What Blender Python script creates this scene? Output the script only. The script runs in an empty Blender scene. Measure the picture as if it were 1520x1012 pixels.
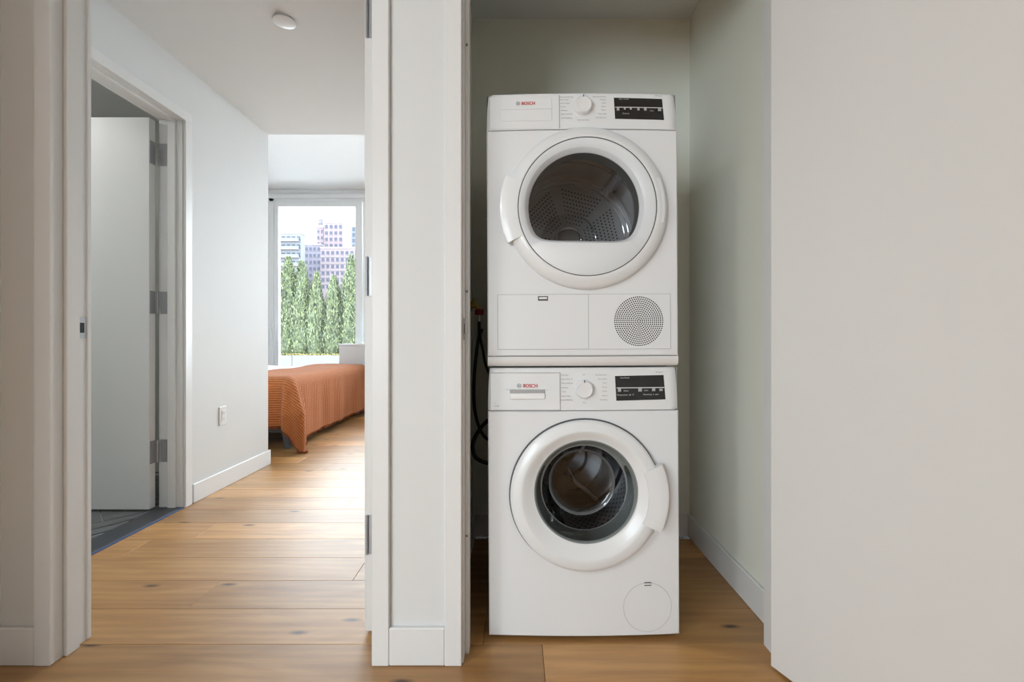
import bpy, bmesh, math, random
from mathutils import Vector, Matrix
random.seed(7)
PI = math.pi
S = bpy.context.scene
COL = S.collection

# ------------------------------------------------------------------ camera
F, CX, CY, EYE = 700.0, 765.0, 502.0, 0.94      # focal length / vanishing point in px of a 1520x1012 frame, eye height in m
cam_d = bpy.data.cameras.new('camera')
cam_d.sensor_width = 36.0
cam_d.lens = F / 1520 * 36
cam_d.shift_x = -(CX - 760) / 1520
cam_d.shift_y = (CY - 506) / 1520
cam_d.clip_start = 0.02
cam_d.clip_end = 2000
cam = bpy.data.objects.new('camera', cam_d)
cam.location = (0, 0, EYE)
cam.rotation_euler = (PI / 2, 0, 0)
COL.objects.link(cam)
S.camera = cam

# ------------------------------------------------------------------ world, lights, exposure
w = bpy.data.worlds.new('overcast_sky')
S.world = w
w.use_nodes = True
bg = w.node_tree.nodes['Background']
bg.inputs['Color'].default_value = (0.86, 0.93, 1.0, 1)
bg.inputs['Strength'].default_value = 14.0

def area(name, loc, rot, sx, sy, power=0, color=(1, 1, 1), portal=False):
    d = bpy.data.lights.new(name, 'AREA')
    d.shape = 'RECTANGLE'
    d.size, d.size_y = sx, sy
    d.energy = power
    d.color = color
    if portal:
        d.cycles.is_portal = True
    o = bpy.data.objects.new(name, d)
    o.location = loc
    o.rotation_euler = rot
    COL.objects.link(o)
    return o

BED_WIN_Y = 6.55
ROOM_L, ROOM_R, ROOM_B = -4.0, 1.1, -3.6        # this room; a stub wall stands at STUB_X left of the hall doorway
STUB_X, STUB_Y = -1.49, 0.40
WX0, WX1, WZ0, WZ1 = -3.42, 1.6, 0.46, 2.90     # bedroom window opening
RW = (-3.8, -1.7, 0.4, 2.3)                     # opening of this room's window (x0, x1, z0, z1)
area('bedroom_window_daylight', ((WX0 + WX1) / 2, BED_WIN_Y + 0.22, (WZ0 + WZ1) / 2), (-PI / 2, 0, 0), WX1 - WX0, WZ1 - WZ0, portal=True)
area('room_window_daylight', ((RW[0] + RW[1]) / 2, ROOM_B - 0.16, (RW[2] + RW[3]) / 2), (PI / 2, 0, 0), RW[1] - RW[0], RW[3] - RW[2], portal=True)
LAMP, BATH_FILL = (-2.6, -1.3), (-2.95, 2.0)
area('ceiling_lamp_light', (LAMP[0], LAMP[1], 2.405), (0, 0, 0), 0.5, 0.5, 66, (0.87, 0.95, 1.0))
area('bathroom_fill_light', (BATH_FILL[0], BATH_FILL[1], 2.405), (0, 0, 0), 0.5, 0.5, 9, (1.0, 1.0, 1.0))  # unseen lamp, added to brighten the bathroom

S.view_settings.view_transform = 'Standard'
S.view_settings.look = 'None'
S.view_settings.gamma = 1
S.view_settings.use_curve_mapping = False
S.view_settings.exposure = 0.1

# ------------------------------------------------------------------ materials
MATS = {}
def mat(name, color, rough=0.5, metal=0.0, coat=0.0, noise=0.0, nscale=60, bump=0.0, bscale=200, spec=0.5, emit=0):
    m = bpy.data.materials.new(name)
    m.use_nodes = True
    nt = m.node_tree
    b = nt.nodes['Principled BSDF']
    b.inputs['Base Color'].default_value = (*color, 1)
    b.inputs['Roughness'].default_value = rough
    b.inputs['Metallic'].default_value = metal
    b.inputs['Coat Weight'].default_value = coat
    b.inputs['Coat Roughness'].default_value = 0.08
    b.inputs['Specular IOR Level'].default_value = spec
    if emit:
        b.inputs['Emission Color'].default_value = (*color, 1)
        b.inputs['Emission Strength'].default_value = emit
    tc = nt.nodes.new('ShaderNodeTexCoord')
    if noise:
        n = nt.nodes.new('ShaderNodeTexNoise')
        n.inputs['Scale'].default_value = nscale
        n.inputs['Detail'].default_value = 4
        nt.links.new(tc.outputs['Object'], n.inputs['Vector'])
        mx = nt.nodes.new('ShaderNodeMix')
        mx.data_type = 'RGBA'
        mx.inputs[6].default_value = (*[c * (1 - noise) for c in color], 1)
        mx.inputs[7].default_value = (*[min(1, c * (1 + noise)) for c in color], 1)
        nt.links.new(n.outputs['Fac'], mx.inputs[0])
        nt.links.new(mx.outputs[2], b.inputs['Base Color'])
    if bump:
        n = nt.nodes.new('ShaderNodeTexNoise')
        n.inputs['Scale'].default_value = bscale
        n.inputs['Detail'].default_value = 3
        nt.links.new(tc.outputs['Object'], n.inputs['Vector'])
        bp = nt.nodes.new('ShaderNodeBump')
        bp.inputs['Strength'].default_value = bump
        bp.inputs['Distance'].default_value = 0.002
        nt.links.new(n.outputs['Fac'], bp.inputs['Height'])
        nt.links.new(bp.outputs['Normal'], b.inputs['Normal'])
    MATS[name] = m
    return m

mat('wall_paint', (0.745, 0.75, 0.745), 0.6, noise=0.015, nscale=8, bump=0.05, bscale=300)
mat('closet_lit_tint', (0.86, 0.858, 0.765), 0.6, noise=0.015, nscale=8, bump=0.05, bscale=300)  # the wall white, lightened and yellowed to carry the closet's light
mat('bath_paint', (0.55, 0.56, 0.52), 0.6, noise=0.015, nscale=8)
mat('ceiling_paint', (0.78, 0.78, 0.78), 0.7, noise=0.01, nscale=8)
mat('bedroom_lit_white', (0.86, 0.86, 0.86), 0.65, noise=0.01, nscale=8)  # lighter copy of the wall and ceiling white, brightens the bedroom by colour
mat('trim_paint', (0.80, 0.80, 0.795), 0.32, noise=0.01, nscale=10)
mat('door_paint', (0.78, 0.772, 0.752), 0.42, noise=0.01, nscale=6, bump=0.03, bscale=400)
mat('door_paint_cool', (0.77, 0.785, 0.785), 0.42, noise=0.01, nscale=6)
mat('enamel', (0.83, 0.84, 0.85), 0.22, coat=0.4)
mat('white_plastic', (0.83, 0.84, 0.845), 0.28, coat=0.2)
mat('offwhite_plastic', (0.78, 0.765, 0.75), 0.35)
mat('chin_plastic', (0.91, 0.91, 0.91), 0.3)
mat('grey_print', (0.33, 0.33, 0.34), 0.5)
mat('pale_print', (0.58, 0.58, 0.59), 0.5)
mat('red_print', (0.62, 0.03, 0.04), 0.45)
mat('seam_dark', (0.10, 0.10, 0.105), 0.6)
mat('seam_grey', (0.42, 0.42, 0.43), 0.5)
mat('display_black', (0.012, 0.012, 0.013), 0.18, coat=0.3)
mat('display_print', (0.62, 0.63, 0.64), 0.4)
mat('rubber_grey', (0.24, 0.262, 0.258), 0.42)
mat('rubber_black', (0.012, 0.012, 0.013), 0.4)
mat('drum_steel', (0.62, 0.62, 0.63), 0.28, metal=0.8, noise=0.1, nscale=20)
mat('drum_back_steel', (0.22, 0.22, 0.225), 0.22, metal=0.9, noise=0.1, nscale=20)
mat('dryer_drum', (0.50, 0.50, 0.51), 0.35, metal=0.35, noise=0.08, nscale=14)
mat('drum_edge', (0.75, 0.75, 0.76), 0.15, metal=1.0)
mat('hole_black', (0.01, 0.01, 0.011), 0.7)
mat('chrome', (0.72, 0.72, 0.73), 0.12, metal=1.0)
mat('satin_steel', (0.42, 0.43, 0.45), 0.4, metal=0.6, noise=0.1, nscale=80)
mat('brass', (0.55, 0.36, 0.12), 0.3, metal=1.0, noise=0.2, nscale=60)
mat('valve_red', (0.42, 0.015, 0.02), 0.35)
mat('threshold_stone', (0.045, 0.05, 0.06), 0.4, noise=0.25, nscale=40)
mat('tape_blue', (0.04, 0.075, 0.19), 0.5)
mat('slate_tile', (0.17, 0.18, 0.185), 0.45, noise=0.15, nscale=12)
mat('grout', (0.5, 0.51, 0.51), 0.8)
mat('bed_linen', (0.85, 0.86, 0.87), 0.8, bump=0.2, bscale=60)
mat('bed_fabric_grey', (0.13, 0.14, 0.165), 0.8, noise=0.2, nscale=200)
mat('cabinet_white', (0.8, 0.8, 0.8), 0.4, noise=0.01, nscale=10)
mat('window_white', (0.90, 0.91, 0.91), 0.35)
mat('terrace_stone', (0.72, 0.72, 0.71), 0.8, noise=0.1, nscale=6)
mat('planter_grey', (0.085, 0.085, 0.095), 0.7, noise=0.05, nscale=6)
mat('soil', (0.07, 0.05, 0.03), 0.9, noise=0.3, nscale=30)
mat('bark', (0.12, 0.08, 0.05), 0.9, noise=0.3, nscale=30)
mat('flower_yellow', (0.20, 0.17, 0.05), 0.7)
mat('lamp_diffuser', (1.0, 0.95, 0.88), 0.5, emit=2.5)
mat('brick_pink', (0.115, 0.088, 0.10), 0.85, noise=0.1, nscale=0.8)
mat('brick_mauve', (0.08, 0.074, 0.095), 0.85, noise=0.1, nscale=0.8)
mat('facade_white', (0.085, 0.09, 0.10), 0.7, noise=0.05, nscale=0.8)
mat('facade_blue', (0.072, 0.085, 0.105), 0.7, noise=0.08, nscale=0.8)
mat('far_glass', (0.035, 0.038, 0.055), 0.6, spec=0.2)
mat('far_trim', (0.12, 0.105, 0.11), 0.7)
mat('ground_far', (0.3, 0.3, 0.3), 0.9, noise=0.2, nscale=0.1)

def glass_mat(name, tint, ior=1.5, rough=0.0, gain=1.0):
    m = bpy.data.materials.new(name)
    m.use_nodes = True
    nt = m.node_tree
    nt.nodes.clear()
    out = nt.nodes.new('ShaderNodeOutputMaterial')
    tr = nt.nodes.new('ShaderNodeBsdfTransparent')
    tr.inputs['Color'].default_value = (*tint, 1)
    gl = nt.nodes.new('ShaderNodeBsdfGlossy')
    gl.inputs['Roughness'].default_value = rough
    fr = nt.nodes.new('ShaderNodeFresnel')
    fr.inputs['IOR'].default_value = ior
    ml = nt.nodes.new('ShaderNodeMath')
    ml.operation = 'MULTIPLY'
    ml.use_clamp = True
    ml.inputs[1].default_value = gain
    mx = nt.nodes.new('ShaderNodeMixShader')
    nt.links.new(fr.outputs[0], ml.inputs[0])
    nt.links.new(ml.outputs[0], mx.inputs[0])
    nt.links.new(tr.outputs[0], mx.inputs[1])
    nt.links.new(gl.outputs[0], mx.inputs[2])
    nt.links.new(mx.outputs[0], out.inputs[0])
    MATS[name] = m
glass_mat('window_glass', (0.95, 0.97, 0.97), 1.45)
glass_mat('dryer_cover_glass', (1.0, 1.0, 1.0), 1.28)
glass_mat('dryer_inner_glass', (0.88, 0.88, 0.89), 1.5, gain=1.3)
mat('bowl_edge_glass', (0.10, 0.11, 0.115), 0.08, coat=0.6)
glass_mat('washer_bowl_glass', (0.74, 0.75, 0.76), 1.5, gain=1.5)

def wood_material():
    m = bpy.data.materials.new('oak_planks')
    m.use_nodes = True
    nt = m.node_tree
    N, Lk = nt.nodes.new, nt.links.new
    b = nt.nodes['Principled BSDF']
    tc = N('ShaderNodeTexCoord'); oi = N('ShaderNodeObjectInfo')
    sc = N('ShaderNodeVectorMath'); sc.operation = 'SCALE'
    cmb = N('ShaderNodeCombineXYZ')
    for i, k in enumerate((37.0, 91.0, 13.0)):
        mu = N('ShaderNodeMath'); mu.operation = 'MULTIPLY'; mu.inputs[1].default_value = k
        Lk(oi.outputs['Random'], mu.inputs[0]); Lk(mu.outputs[0], cmb.inputs[i])
    add = N('ShaderNodeVectorMath'); add.operation = 'ADD'
    Lk(tc.outputs['Object'], add.inputs[0]); Lk(cmb.outputs[0], add.inputs[1])
    def mapped(sx, sy):
        mp = N('ShaderNodeMapping'); mp.inputs['Scale'].default_value = (sx, sy, 1)
        Lk(add.outputs[0], mp.inputs['Vector']); return mp.outputs[0]
    n1 = N('ShaderNodeTexNoise'); n1.inputs['Scale'].default_value = 1.0; n1.inputs['Detail'].default_value = 3; n1.inputs['Distortion'].default_value = 1.2
    Lk(mapped(1.6, 9), n1.inputs['Vector'])
    wv = N('ShaderNodeTexWave'); wv.wave_type = 'BANDS'; wv.bands_direction = 'Y'
    wv.inputs['Scale'].default_value = 1.0; wv.inputs['Distortion'].default_value = 9; wv.inputs['Detail'].default_value = 3; wv.inputs['Detail Scale'].default_value = 0.8
    Lk(mapped(0.9, 7), wv.inputs['Vector'])
    n2 = N('ShaderNodeTexNoise'); n2.inputs['Scale'].default_value = 1.0; n2.inputs['Detail'].default_value = 5
    Lk(mapped(8, 170), n2.inputs['Vector'])
    # knots
    vo = N('ShaderNodeTexVoronoi'); vo.voronoi_dimensions = '2D'; vo.inputs['Scale'].default_value = 1.0; vo.inputs['Randomness'].default_value = 1
    Lk(mapped(1.5, 4.2), vo.inputs['Vector'])
    kr = N('ShaderNodeValToRGB'); kr.color_ramp.elements[0].position = 0.015; kr.color_ramp.elements[0].color = (1, 1, 1, 1)
    kr.color_ramp.elements[1].position = 0.06; kr.color_ramp.elements[1].color = (0, 0, 0, 1)
    Lk(vo.outputs['Distance'], kr.inputs['Fac'])
    r1 = N('ShaderNodeValToRGB')
    e = r1.color_ramp.elements
    e[0].position = 0.2; e[0].color = (0.43, 0.195, 0.052, 1)
    e[1].position = 0.8; e[1].color = (0.72, 0.40, 0.145, 1)
    Lk(n1.outputs['Fac'], r1.inputs['Fac'])
    def mix(kind, fac, a, bcol, facsock=None):
        x = N('ShaderNodeMix'); x.data_type = 'RGBA'; x.blend_type = kind
        x.inputs[0].default_value = fac
        if facsock: Lk(facsock, x.inputs[0])
        for sock, v in ((x.inputs[6], a), (x.inputs[7], bcol)):
            if isinstance(v, tuple): sock.default_value = v
            else: Lk(v, sock)
        return x.outputs[2]
    c = mix('MULTIPLY', 0.13, r1.outputs[0], wv.outputs['Color'])
    c = mix('OVERLAY', 0.16, c, n2.outputs['Fac'])
    c = mix('MIX', 0, c, (0.10, 0.045, 0.02, 1), kr.outputs[0])
    hs = N('ShaderNodeHueSaturation')
    mr = N('ShaderNodeMapRange'); mr.inputs['To Min'].default_value = 0.70; mr.inputs['To Max'].default_value = 1.22
    Lk(oi.outputs['Random'], mr.inputs['Value']); Lk(mr.outputs[0], hs.inputs['Value'])
    Lk(c, hs.inputs['Color']); Lk(hs.outputs[0], b.inputs['Base Color'])
    b.inputs['Roughness'].default_value = 0.44
    b.inputs['Coat Weight'].default_value = 0.5
    b.inputs['Coat Roughness'].default_value = 0.46
    b.inputs['Specular IOR Level'].default_value = 0.5
    bp = N('ShaderNodeBump'); bp.inputs['Strength'].default_value = 0.03; bp.inputs['Distance'].default_value = 0.001
    Lk(n2.outputs['Fac'], bp.inputs['Height']); Lk(bp.outputs[0], b.inputs['Normal'])
    MATS['oak'] = m
wood_material()

def knit_material():
    m = bpy.data.materials.new('rust_knit')
    m.use_nodes = True
    nt = m.node_tree
    N, Lk = nt.nodes.new, nt.links.new
    b = nt.nodes['Principled BSDF']
    uv = N('ShaderNodeUVMap')
    wv = N('ShaderNodeTexWave'); wv.bands_direction = 'Y'; wv.inputs['Scale'].default_value = 16; wv.inputs['Distortion'].default_value = 0.6
    wv.inputs['Detail Scale'].default_value = 4
    Lk(uv.outputs[0], wv.inputs['Vector'])
    wx = N('ShaderNodeTexWave'); wx.bands_direction = 'X'; wx.inputs['Scale'].default_value = 22; wx.inputs['Distortion'].default_value = 0.4
    Lk(uv.outputs[0], wx.inputs['Vector'])
    mul = N('ShaderNodeMath'); mul.operation = 'MULTIPLY_ADD'; mul.inputs[1].default_value = 0.4
    Lk(wx.outputs['Fac'], mul.inputs[0]); Lk(wv.outputs['Fac'], mul.inputs[2])
    rp = N('ShaderNodeValToRGB')
    rp.color_ramp.elements[0].color = (0.34, 0.088, 0.02, 1)
    rp.color_ramp.elements[1].color = (0.60, 0.195, 0.05, 1)
    Lk(mul.outputs[0], rp.inputs['Fac']); Lk(rp.outputs[0], b.inputs['Base Color'])
    b.inputs['Roughness'].default_value = 0.9
    b.inputs['Sheen Weight'].default_value = 0.15
    bp = N('ShaderNodeBump'); bp.inputs['Strength'].default_value = 0.8; bp.inputs['Distance'].default_value = 0.006
    Lk(mul.outputs[0], bp.inputs['Height']); Lk(bp.outputs[0], b.inputs['Normal'])
    MATS['rust_knit'] = m
knit_material()

def leaf_material():
    m = bpy.data.materials.new('arborvitae_leaf')
    m.use_nodes = True
    nt = m.node_tree
    N, Lk = nt.nodes.new, nt.links.new
    b = nt.nodes['Principled BSDF']
    tc = N('ShaderNodeTexCoord')
    n = N('ShaderNodeTexNoise'); n.inputs['Scale'].default_value = 7; n.inputs['Detail'].default_value = 4
    Lk(tc.outputs['Object'], n.inputs['Vector'])
    rp = N('ShaderNodeValToRGB')
    rp.color_ramp.elements[0].position = 0.3; rp.color_ramp.elements[0].color = (0.032, 0.046, 0.028, 1)
    rp.color_ramp.elements[1].position = 0.72; rp.color_ramp.elements[1].color = (0.125, 0.15, 0.062, 1)
    Lk(n.outputs['Fac'], rp.inputs['Fac']); Lk(rp.outputs[0], b.inputs['Base Color'])
    b.inputs['Roughness'].default_value = 0.6
    MATS['leaf'] = m
leaf_material()

# ------------------------------------------------------------------ mesh helpers
def tag(o, label=None, cat=None, group=None, kind=None):
    if label: o['label'] = label
    if cat: o['category'] = cat
    if group: o['group'] = group
    if kind: o['kind'] = kind
    return o

def empty(name, loc, label=None, cat=None, group=None, kind=None):
    o = bpy.data.objects.new(name, None)
    o.empty_display_size = 0.05
    o.location = loc
    COL.objects.link(o)
    return tag(o, label, cat, group, kind)

def wloc(o):
    v = Vector((0, 0, 0))
    while o is not None:
        v += o.location
        o = o.parent
    return v

def build(name, verts, faces, m, parent=None, smooth=False, local=False, recenter=True, uvs=None):
    """one mesh object; verts are world coordinates, or the parent's own coordinates with local=True"""
    me = bpy.data.meshes.new(name)
    base = Vector((0, 0, 0)) if (parent is None or local) else wloc(parent)
    vs = [Vector(v) - base for v in verts]
    c = Vector((0, 0, 0))
    if recenter and vs:
        xs, ys, zs = [v.x for v in vs], [v.y for v in vs], [v.z for v in vs]
        c = Vector(((min(xs) + max(xs)) / 2, (min(ys) + max(ys)) / 2, min(zs)))
        vs = [v - c for v in vs]
    me.from_pydata([tuple(v) for v in vs], [], faces)
    if smooth:
        me.polygons.foreach_set('use_smooth', [True] * len(me.polygons))
    if uvs:
        ul = me.uv_layers.new(name='UVMap')
        for lp in me.loops:
            ul.data[lp.index].uv = uvs[lp.vertex_index]
    me.materials.append(MATS[m])
    me.update()
    o = bpy.data.objects.new(name, me)
    o.location = c
    if parent is not None:
        o.parent = parent
    COL.objects.link(o)
    if smooth:
        try:
            me.set_sharp_from_angle(angle=math.radians(38))
        except Exception:
            pass
    return o

def bm_data(bm):
    bm.verts.ensure_lookup_table()
    bm.verts.index_update()
    v = [tuple(x.co) for x in bm.verts]
    f = [[q.index for q in p.verts] for p in bm.faces]
    bm.free()
    return v, f

def boxd(x0, x1, y0, y1, z0, z1, bev=0.0, seg=1):
    bm = bmesh.new()
    bmesh.ops.create_cube(bm, size=1)
    for v in bm.verts:
        v.co = Vector(((x0 + x1) / 2 + v.co.x * (x1 - x0), (y0 + y1) / 2 + v.co.y * (y1 - y0), (z0 + z1) / 2 + v.co.z * (z1 - z0)))
    if bev:
        bmesh.ops.bevel(bm, geom=list(bm.edges), offset=bev, segments=seg, profile=0.5, affect='EDGES')
    bmesh.ops.recalc_face_normals(bm, faces=list(bm.faces))
    return bm_data(bm)

def box(name, x0, x1, y0, y1, z0, z1, m, parent=None, bev=0.0, seg=1, local=False, smooth=False):
    v, f = boxd(x0, x1, y0, y1, z0, z1, bev, seg)
    return build(name, v, f, m, parent, local=local, smooth=smooth)

def join(parts):
    V, Fc = [], []
    for v, f in parts:
        n = len(V)
        V += list(v)
        Fc += [[i + n for i in p] for p in f]
    return V, Fc

def multibox(name, boxes, m, parent=None, bev=0.0, **k):
    v, f = join([boxd(*b, bev) for b in boxes])
    return build(name, v, f, m, parent, **k)

def lathe_d(prof, cx, cz, y0=0.0, seg=96, rfun=None, a0=0.0, a1=2 * PI):
    """profile [(radius, y)] turned about the y axis through (cx, cz)"""
    full = abs(a1 - a0 - 2 * PI) < 1e-6
    n = seg if full else seg + 1
    V, Fc = [], []
    for (r, y) in prof:
        for i in range(n):
            a = a0 + (a1 - a0) * i / seg
            rr = rfun(r, a) if rfun else r
            V.append((cx + rr * math.cos(a), y0 + y, cz + rr * math.sin(a)))
    for j in range(len(prof) - 1):
        for i in range(seg):
            i2 = (i + 1) % n
            Fc.append([j * n + i, j * n + i2, (j + 1) * n + i2, (j + 1) * n + i])
    return V, Fc

def lathe(name, prof, cx, cz, m, parent, y0=0.0, seg=96, rfun=None, cap=False, a0=0.0, a1=2 * PI):
    V, Fc = lathe_d(prof, cx, cz, y0, seg, rfun, a0, a1)
    if cap:
        n = len(V)
        V.append((cx, y0 + prof[-1][1], cz))
        k = (len(prof) - 1) * seg
        for i in range(seg):
            Fc.append([k + i, k + (i + 1) % seg, n])
    return build(name, V, Fc, m, parent, smooth=True, local=True)

def tube_d(pts, rad, n=10, caps=True):
    pts = [Vector(p) for p in pts]
    V, Fc = [], []
    up = Vector((0.13, 0.31, 0.94)).normalized()
    for i, p in enumerate(pts):
        t = (pts[min(i + 1, len(pts) - 1)] - pts[max(i - 1, 0)]).normalized()
        a = t.cross(up)
        if a.length < 1e-4:
            a = t.cross(Vector((1, 0, 0)))
        a.normalize()
        b = t.cross(a)
        r = rad[i] if isinstance(rad, (list, tuple)) else rad
        for k in range(n):
            q = 2 * PI * k / n
            V.append(tuple(p + (a * math.cos(q) + b * math.sin(q)) * r))
    for i in range(len(pts) - 1):
        for k in range(n):
            Fc.append([i * n + k, i * n + (k + 1) % n, (i + 1) * n + (k + 1) % n, (i + 1) * n + k])
    if caps:
        Fc.append(list(range(n))[::-1])
        Fc.append([(len(pts) - 1) * n + k for k in range(n)])
    return V, Fc

def smooth_path(pts, sub=8):
    pts = [Vector(p) for p in pts]
    out = []
    for i in range(len(pts) - 1):
        p0, p1, p2, p3 = pts[max(i - 1, 0)], pts[i], pts[i + 1], pts[min(i + 2, len(pts) - 1)]
        for k in range(sub):
            t = k / sub
            out.append(0.5 * ((2 * p1) + (p2 - p0) * t + (2 * p0 - 5 * p1 + 4 * p2 - p3) * t * t + (3 * p1 - p0 - 3 * p2 + p3) * t ** 3))
    out.append(pts[-1])
    return out

def cyl_d(c, axis, r0, r1, length, n=20):
    c = Vector(c)
    ax = Vector(axis).normalized()
    return tube_d([c, c + ax * length], [r0, r1], n)

def text_d(s, size, bold=0.0, align='LEFT'):
    cu = bpy.data.curves.new('t', 'FONT')
    cu.body = s
    cu.size = size
    cu.align_x = align
    cu.offset = bold
    cu.resolution_u = 3
    o = bpy.data.objects.new('t', cu)
    COL.objects.link(o)
    dg = bpy.context.evaluated_depsgraph_get()
    me = bpy.data.meshes.new_from_object(o.evaluated_get(dg))
    V = [(v.co.x, v.co.y) for v in me.vertices]
    Fc = [list(p.vertices) for p in me.polygons]
    bpy.data.objects.remove(o)
    bpy.data.curves.remove(cu)
    bpy.data.meshes.remove(me)
    return V, Fc

def fl(py):                       # distance of a floor point seen at image row py
    return EYE * F / (py - CY)

# ------------------------------------------------------------------ the setting
WF, WB = 1.366, 1.470             # front and back face of the partition wall
CF, CB = 1.351, 1.485             # faces of its door casings
H_CEIL, H_BED = 2.46, 3.0
HALL_X = -1.845                   # hall's left wall
HX2 = HALL_X - 0.12
HALL_END = fl(689)
HALL_R = -0.42
DOOR_H = 2.15

def struct(o, label=None):
    return tag(o, label, kind='structure')

# floor with its planks
floor = struct(box('floor', -4.7, 2.1, ROOM_B - 0.1, BED_WIN_Y + 0.1, -0.06, -0.0165, 'seam_dark'))
PITCH, ROW0 = 0.1906, fl(956)
joints = {-1: 0.082, 1: -1.14, 2: -0.632, 4: -1.511, 0: -2.3, 3: 0.5, 5: 0.3, 6: -0.95, -2: -0.9}
k0 = int(math.floor((ROOM_B - ROW0) / PITCH))
k1 = int(math.floor((BED_WIN_Y - ROW0) / PITCH))
for k in range(k0, k1 + 1):
    y0, y1 = ROW0 + k * PITCH, ROW0 + (k + 1) * PITCH
    ym = (y0 + y1) / 2
    if ym < STUB_Y - 0.1: xa, xb = ROOM_L, ROOM_R
    elif ym < WB: xa, xb = STUB_X, ROOM_R
    elif ym < 2.26: xa, xb = HALL_X, 0.83
    elif ym < HALL_END: xa, xb = HALL_X, HALL_R
    else: xa, xb = -4.6, 2.0
    j = joints.get(k, random.uniform(-2.4, 0.0))
    cuts = [j]
    t = j
    while t > xa: t -= 2.2; cuts.append(t)
    t = j
    while t < xb: t += 2.2; cuts.append(t)
    cuts = sorted(c for c in cuts if xa + 0.12 < c < xb - 0.12)
    edges = [xa] + cuts + [xb]
    for a, b in zip(edges[:-1], edges[1:]):
        g = 0.0006
        box('plank', a + g, b - g, y0 + g, y1 - g, -0.0160, 0.0, 'oak', floor, bev=0.0008)

# ceilings
cl = struct(multibox('ceiling', [(ROOM_L - 0.1, ROOM_R + 0.1, ROOM_B - 0.12, HALL_END, H_CEIL, H_CEIL + 0.08)], 'ceiling_paint'))
cb = struct(multibox('ceiling_bedroom', [(-4.7, 2.1, HALL_END - 0.1, BED_WIN_Y + 0.2, H_BED, H_BED + 0.08)], 'bedroom_lit_white'))
struct(box('wall_soffit', HX2, -0.32, HALL_END - 0.1, HALL_END, H_CEIL + 0.08, H_BED, 'wall_paint'))

# partition wall between this room and the hall and closet, with two openings
DA0, DA1 = -1.345, -0.405         # rough opening of the hall doorway
DB0, DB1 = -0.157, 0.782          # rough opening of the closet
struct(multibox('wall_partition', [
    (HX2, DA0, WF, WB, 0, H_CEIL), (DA1, DB0, WF, WB, 0, H_CEIL), (DB1, ROOM_R + 0.1, WF, WB, 0, H_CEIL),
    (DA0, DA1, WF, WB, DOOR_H + 0.01, H_CEIL), (DB0, DB1, WF, WB, DOOR_H + 0.01, H_CEIL)], 'wall_paint'))
# the room the camera stands in
struct(box('wall_room_left', ROOM_L - 0.1, ROOM_L, ROOM_B - 0.12, STUB_Y, 0, H_CEIL, 'wall_paint'))
struct(multibox('wall_room_stub', [(STUB_X - 0.1, STUB_X, STUB_Y - 0.1, WF, 0, H_CEIL), (ROOM_L, STUB_X - 0.1, STUB_Y - 0.1, STUB_Y, 0, H_CEIL)], 'wall_paint'))
struct(box('wall_room_right', ROOM_R, ROOM_R + 0.1, ROOM_B, WF, 0, H_CEIL, 'wall_paint'))
struct(multibox('wall_room_back', [
    (ROOM_L, RW[0], ROOM_B - 0.12, ROOM_B, 0, H_CEIL), (RW[1], ROOM_R + 0.1, ROOM_B - 0.12, ROOM_B, 0, H_CEIL),
    (RW[0], RW[1], ROOM_B - 0.12, ROOM_B, 0, RW[2]), (RW[0], RW[1], ROOM_B - 0.12, ROOM_B, RW[3], H_CEIL)], 'wall_paint'))
w2 = struct(multibox('window_2', [
    (RW[0], RW[0] + 0.06, ROOM_B - 0.1, ROOM_B - 0.03, RW[2], RW[3]), (RW[1] - 0.06, RW[1], ROOM_B - 0.1, ROOM_B - 0.03, RW[2], RW[3]),
    (RW[0], RW[1], ROOM_B - 0.1, ROOM_B - 0.03, RW[2], RW[2] + 0.06), (RW[0], RW[1], ROOM_B - 0.1, ROOM_B - 0.03, RW[3] - 0.06, RW[3]),
    (-2.78, -2.72, ROOM_B - 0.1, ROOM_B - 0.03, RW[2], RW[3])], 'window_white'))
for a, b in ((RW[0] + 0.06, -2.78), (-2.72, RW[1] - 0.06)):
    box('pane', a, b, ROOM_B - 0.07, ROOM_B - 0.064, RW[2] + 0.06, RW[3] - 0.06, 'window_glass', w2)
# closet
CLB = 2.246
struct(box('wall_closet_left', -0.32, -0.205, WB, CLB + 0.1, 0, H_CEIL, 'closet_lit_tint'))
struct(box('wall_closet_right', 0.83, 0.93, WB, CLB + 0.1, 0, H_CEIL, 'closet_lit_tint'))
struct(box('wall_closet_back', -0.205, 0.83, CLB, CLB + 0.1, 0, H_CEIL, 'closet_lit_tint'))
# hall
BD0, BD1 = 1.822, 2.620           # bathroom door opening in the hall's left wall
HX2 = HALL_X - 0.12
struct(multibox('wall_hall_left', [
    (HX2, HALL_X, WB, BD0, 0, H_CEIL), (HX2, HALL_X, BD1, HALL_END, 0, H_CEIL), (HX2, HALL_X, BD0, BD1, DOOR_H + 0.01, H_CEIL)], 'wall_paint'))
struct(box('wall_hall_right', HALL_R, -0.32, WB, HALL_END, 0, H_CEIL, 'wall_paint'))
# bathroom
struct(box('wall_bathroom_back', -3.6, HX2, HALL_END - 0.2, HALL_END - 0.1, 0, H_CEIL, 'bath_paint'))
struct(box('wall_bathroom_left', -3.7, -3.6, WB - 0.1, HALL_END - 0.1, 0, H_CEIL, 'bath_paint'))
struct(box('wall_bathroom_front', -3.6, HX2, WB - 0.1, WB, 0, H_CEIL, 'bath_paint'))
bfl = struct(box('floor_bathroom', -3.6, HX2, WB, HALL_END - 0.2, -0.06, -0.008, 'grout'), 'dark grey tiled bathroom floor')
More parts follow.
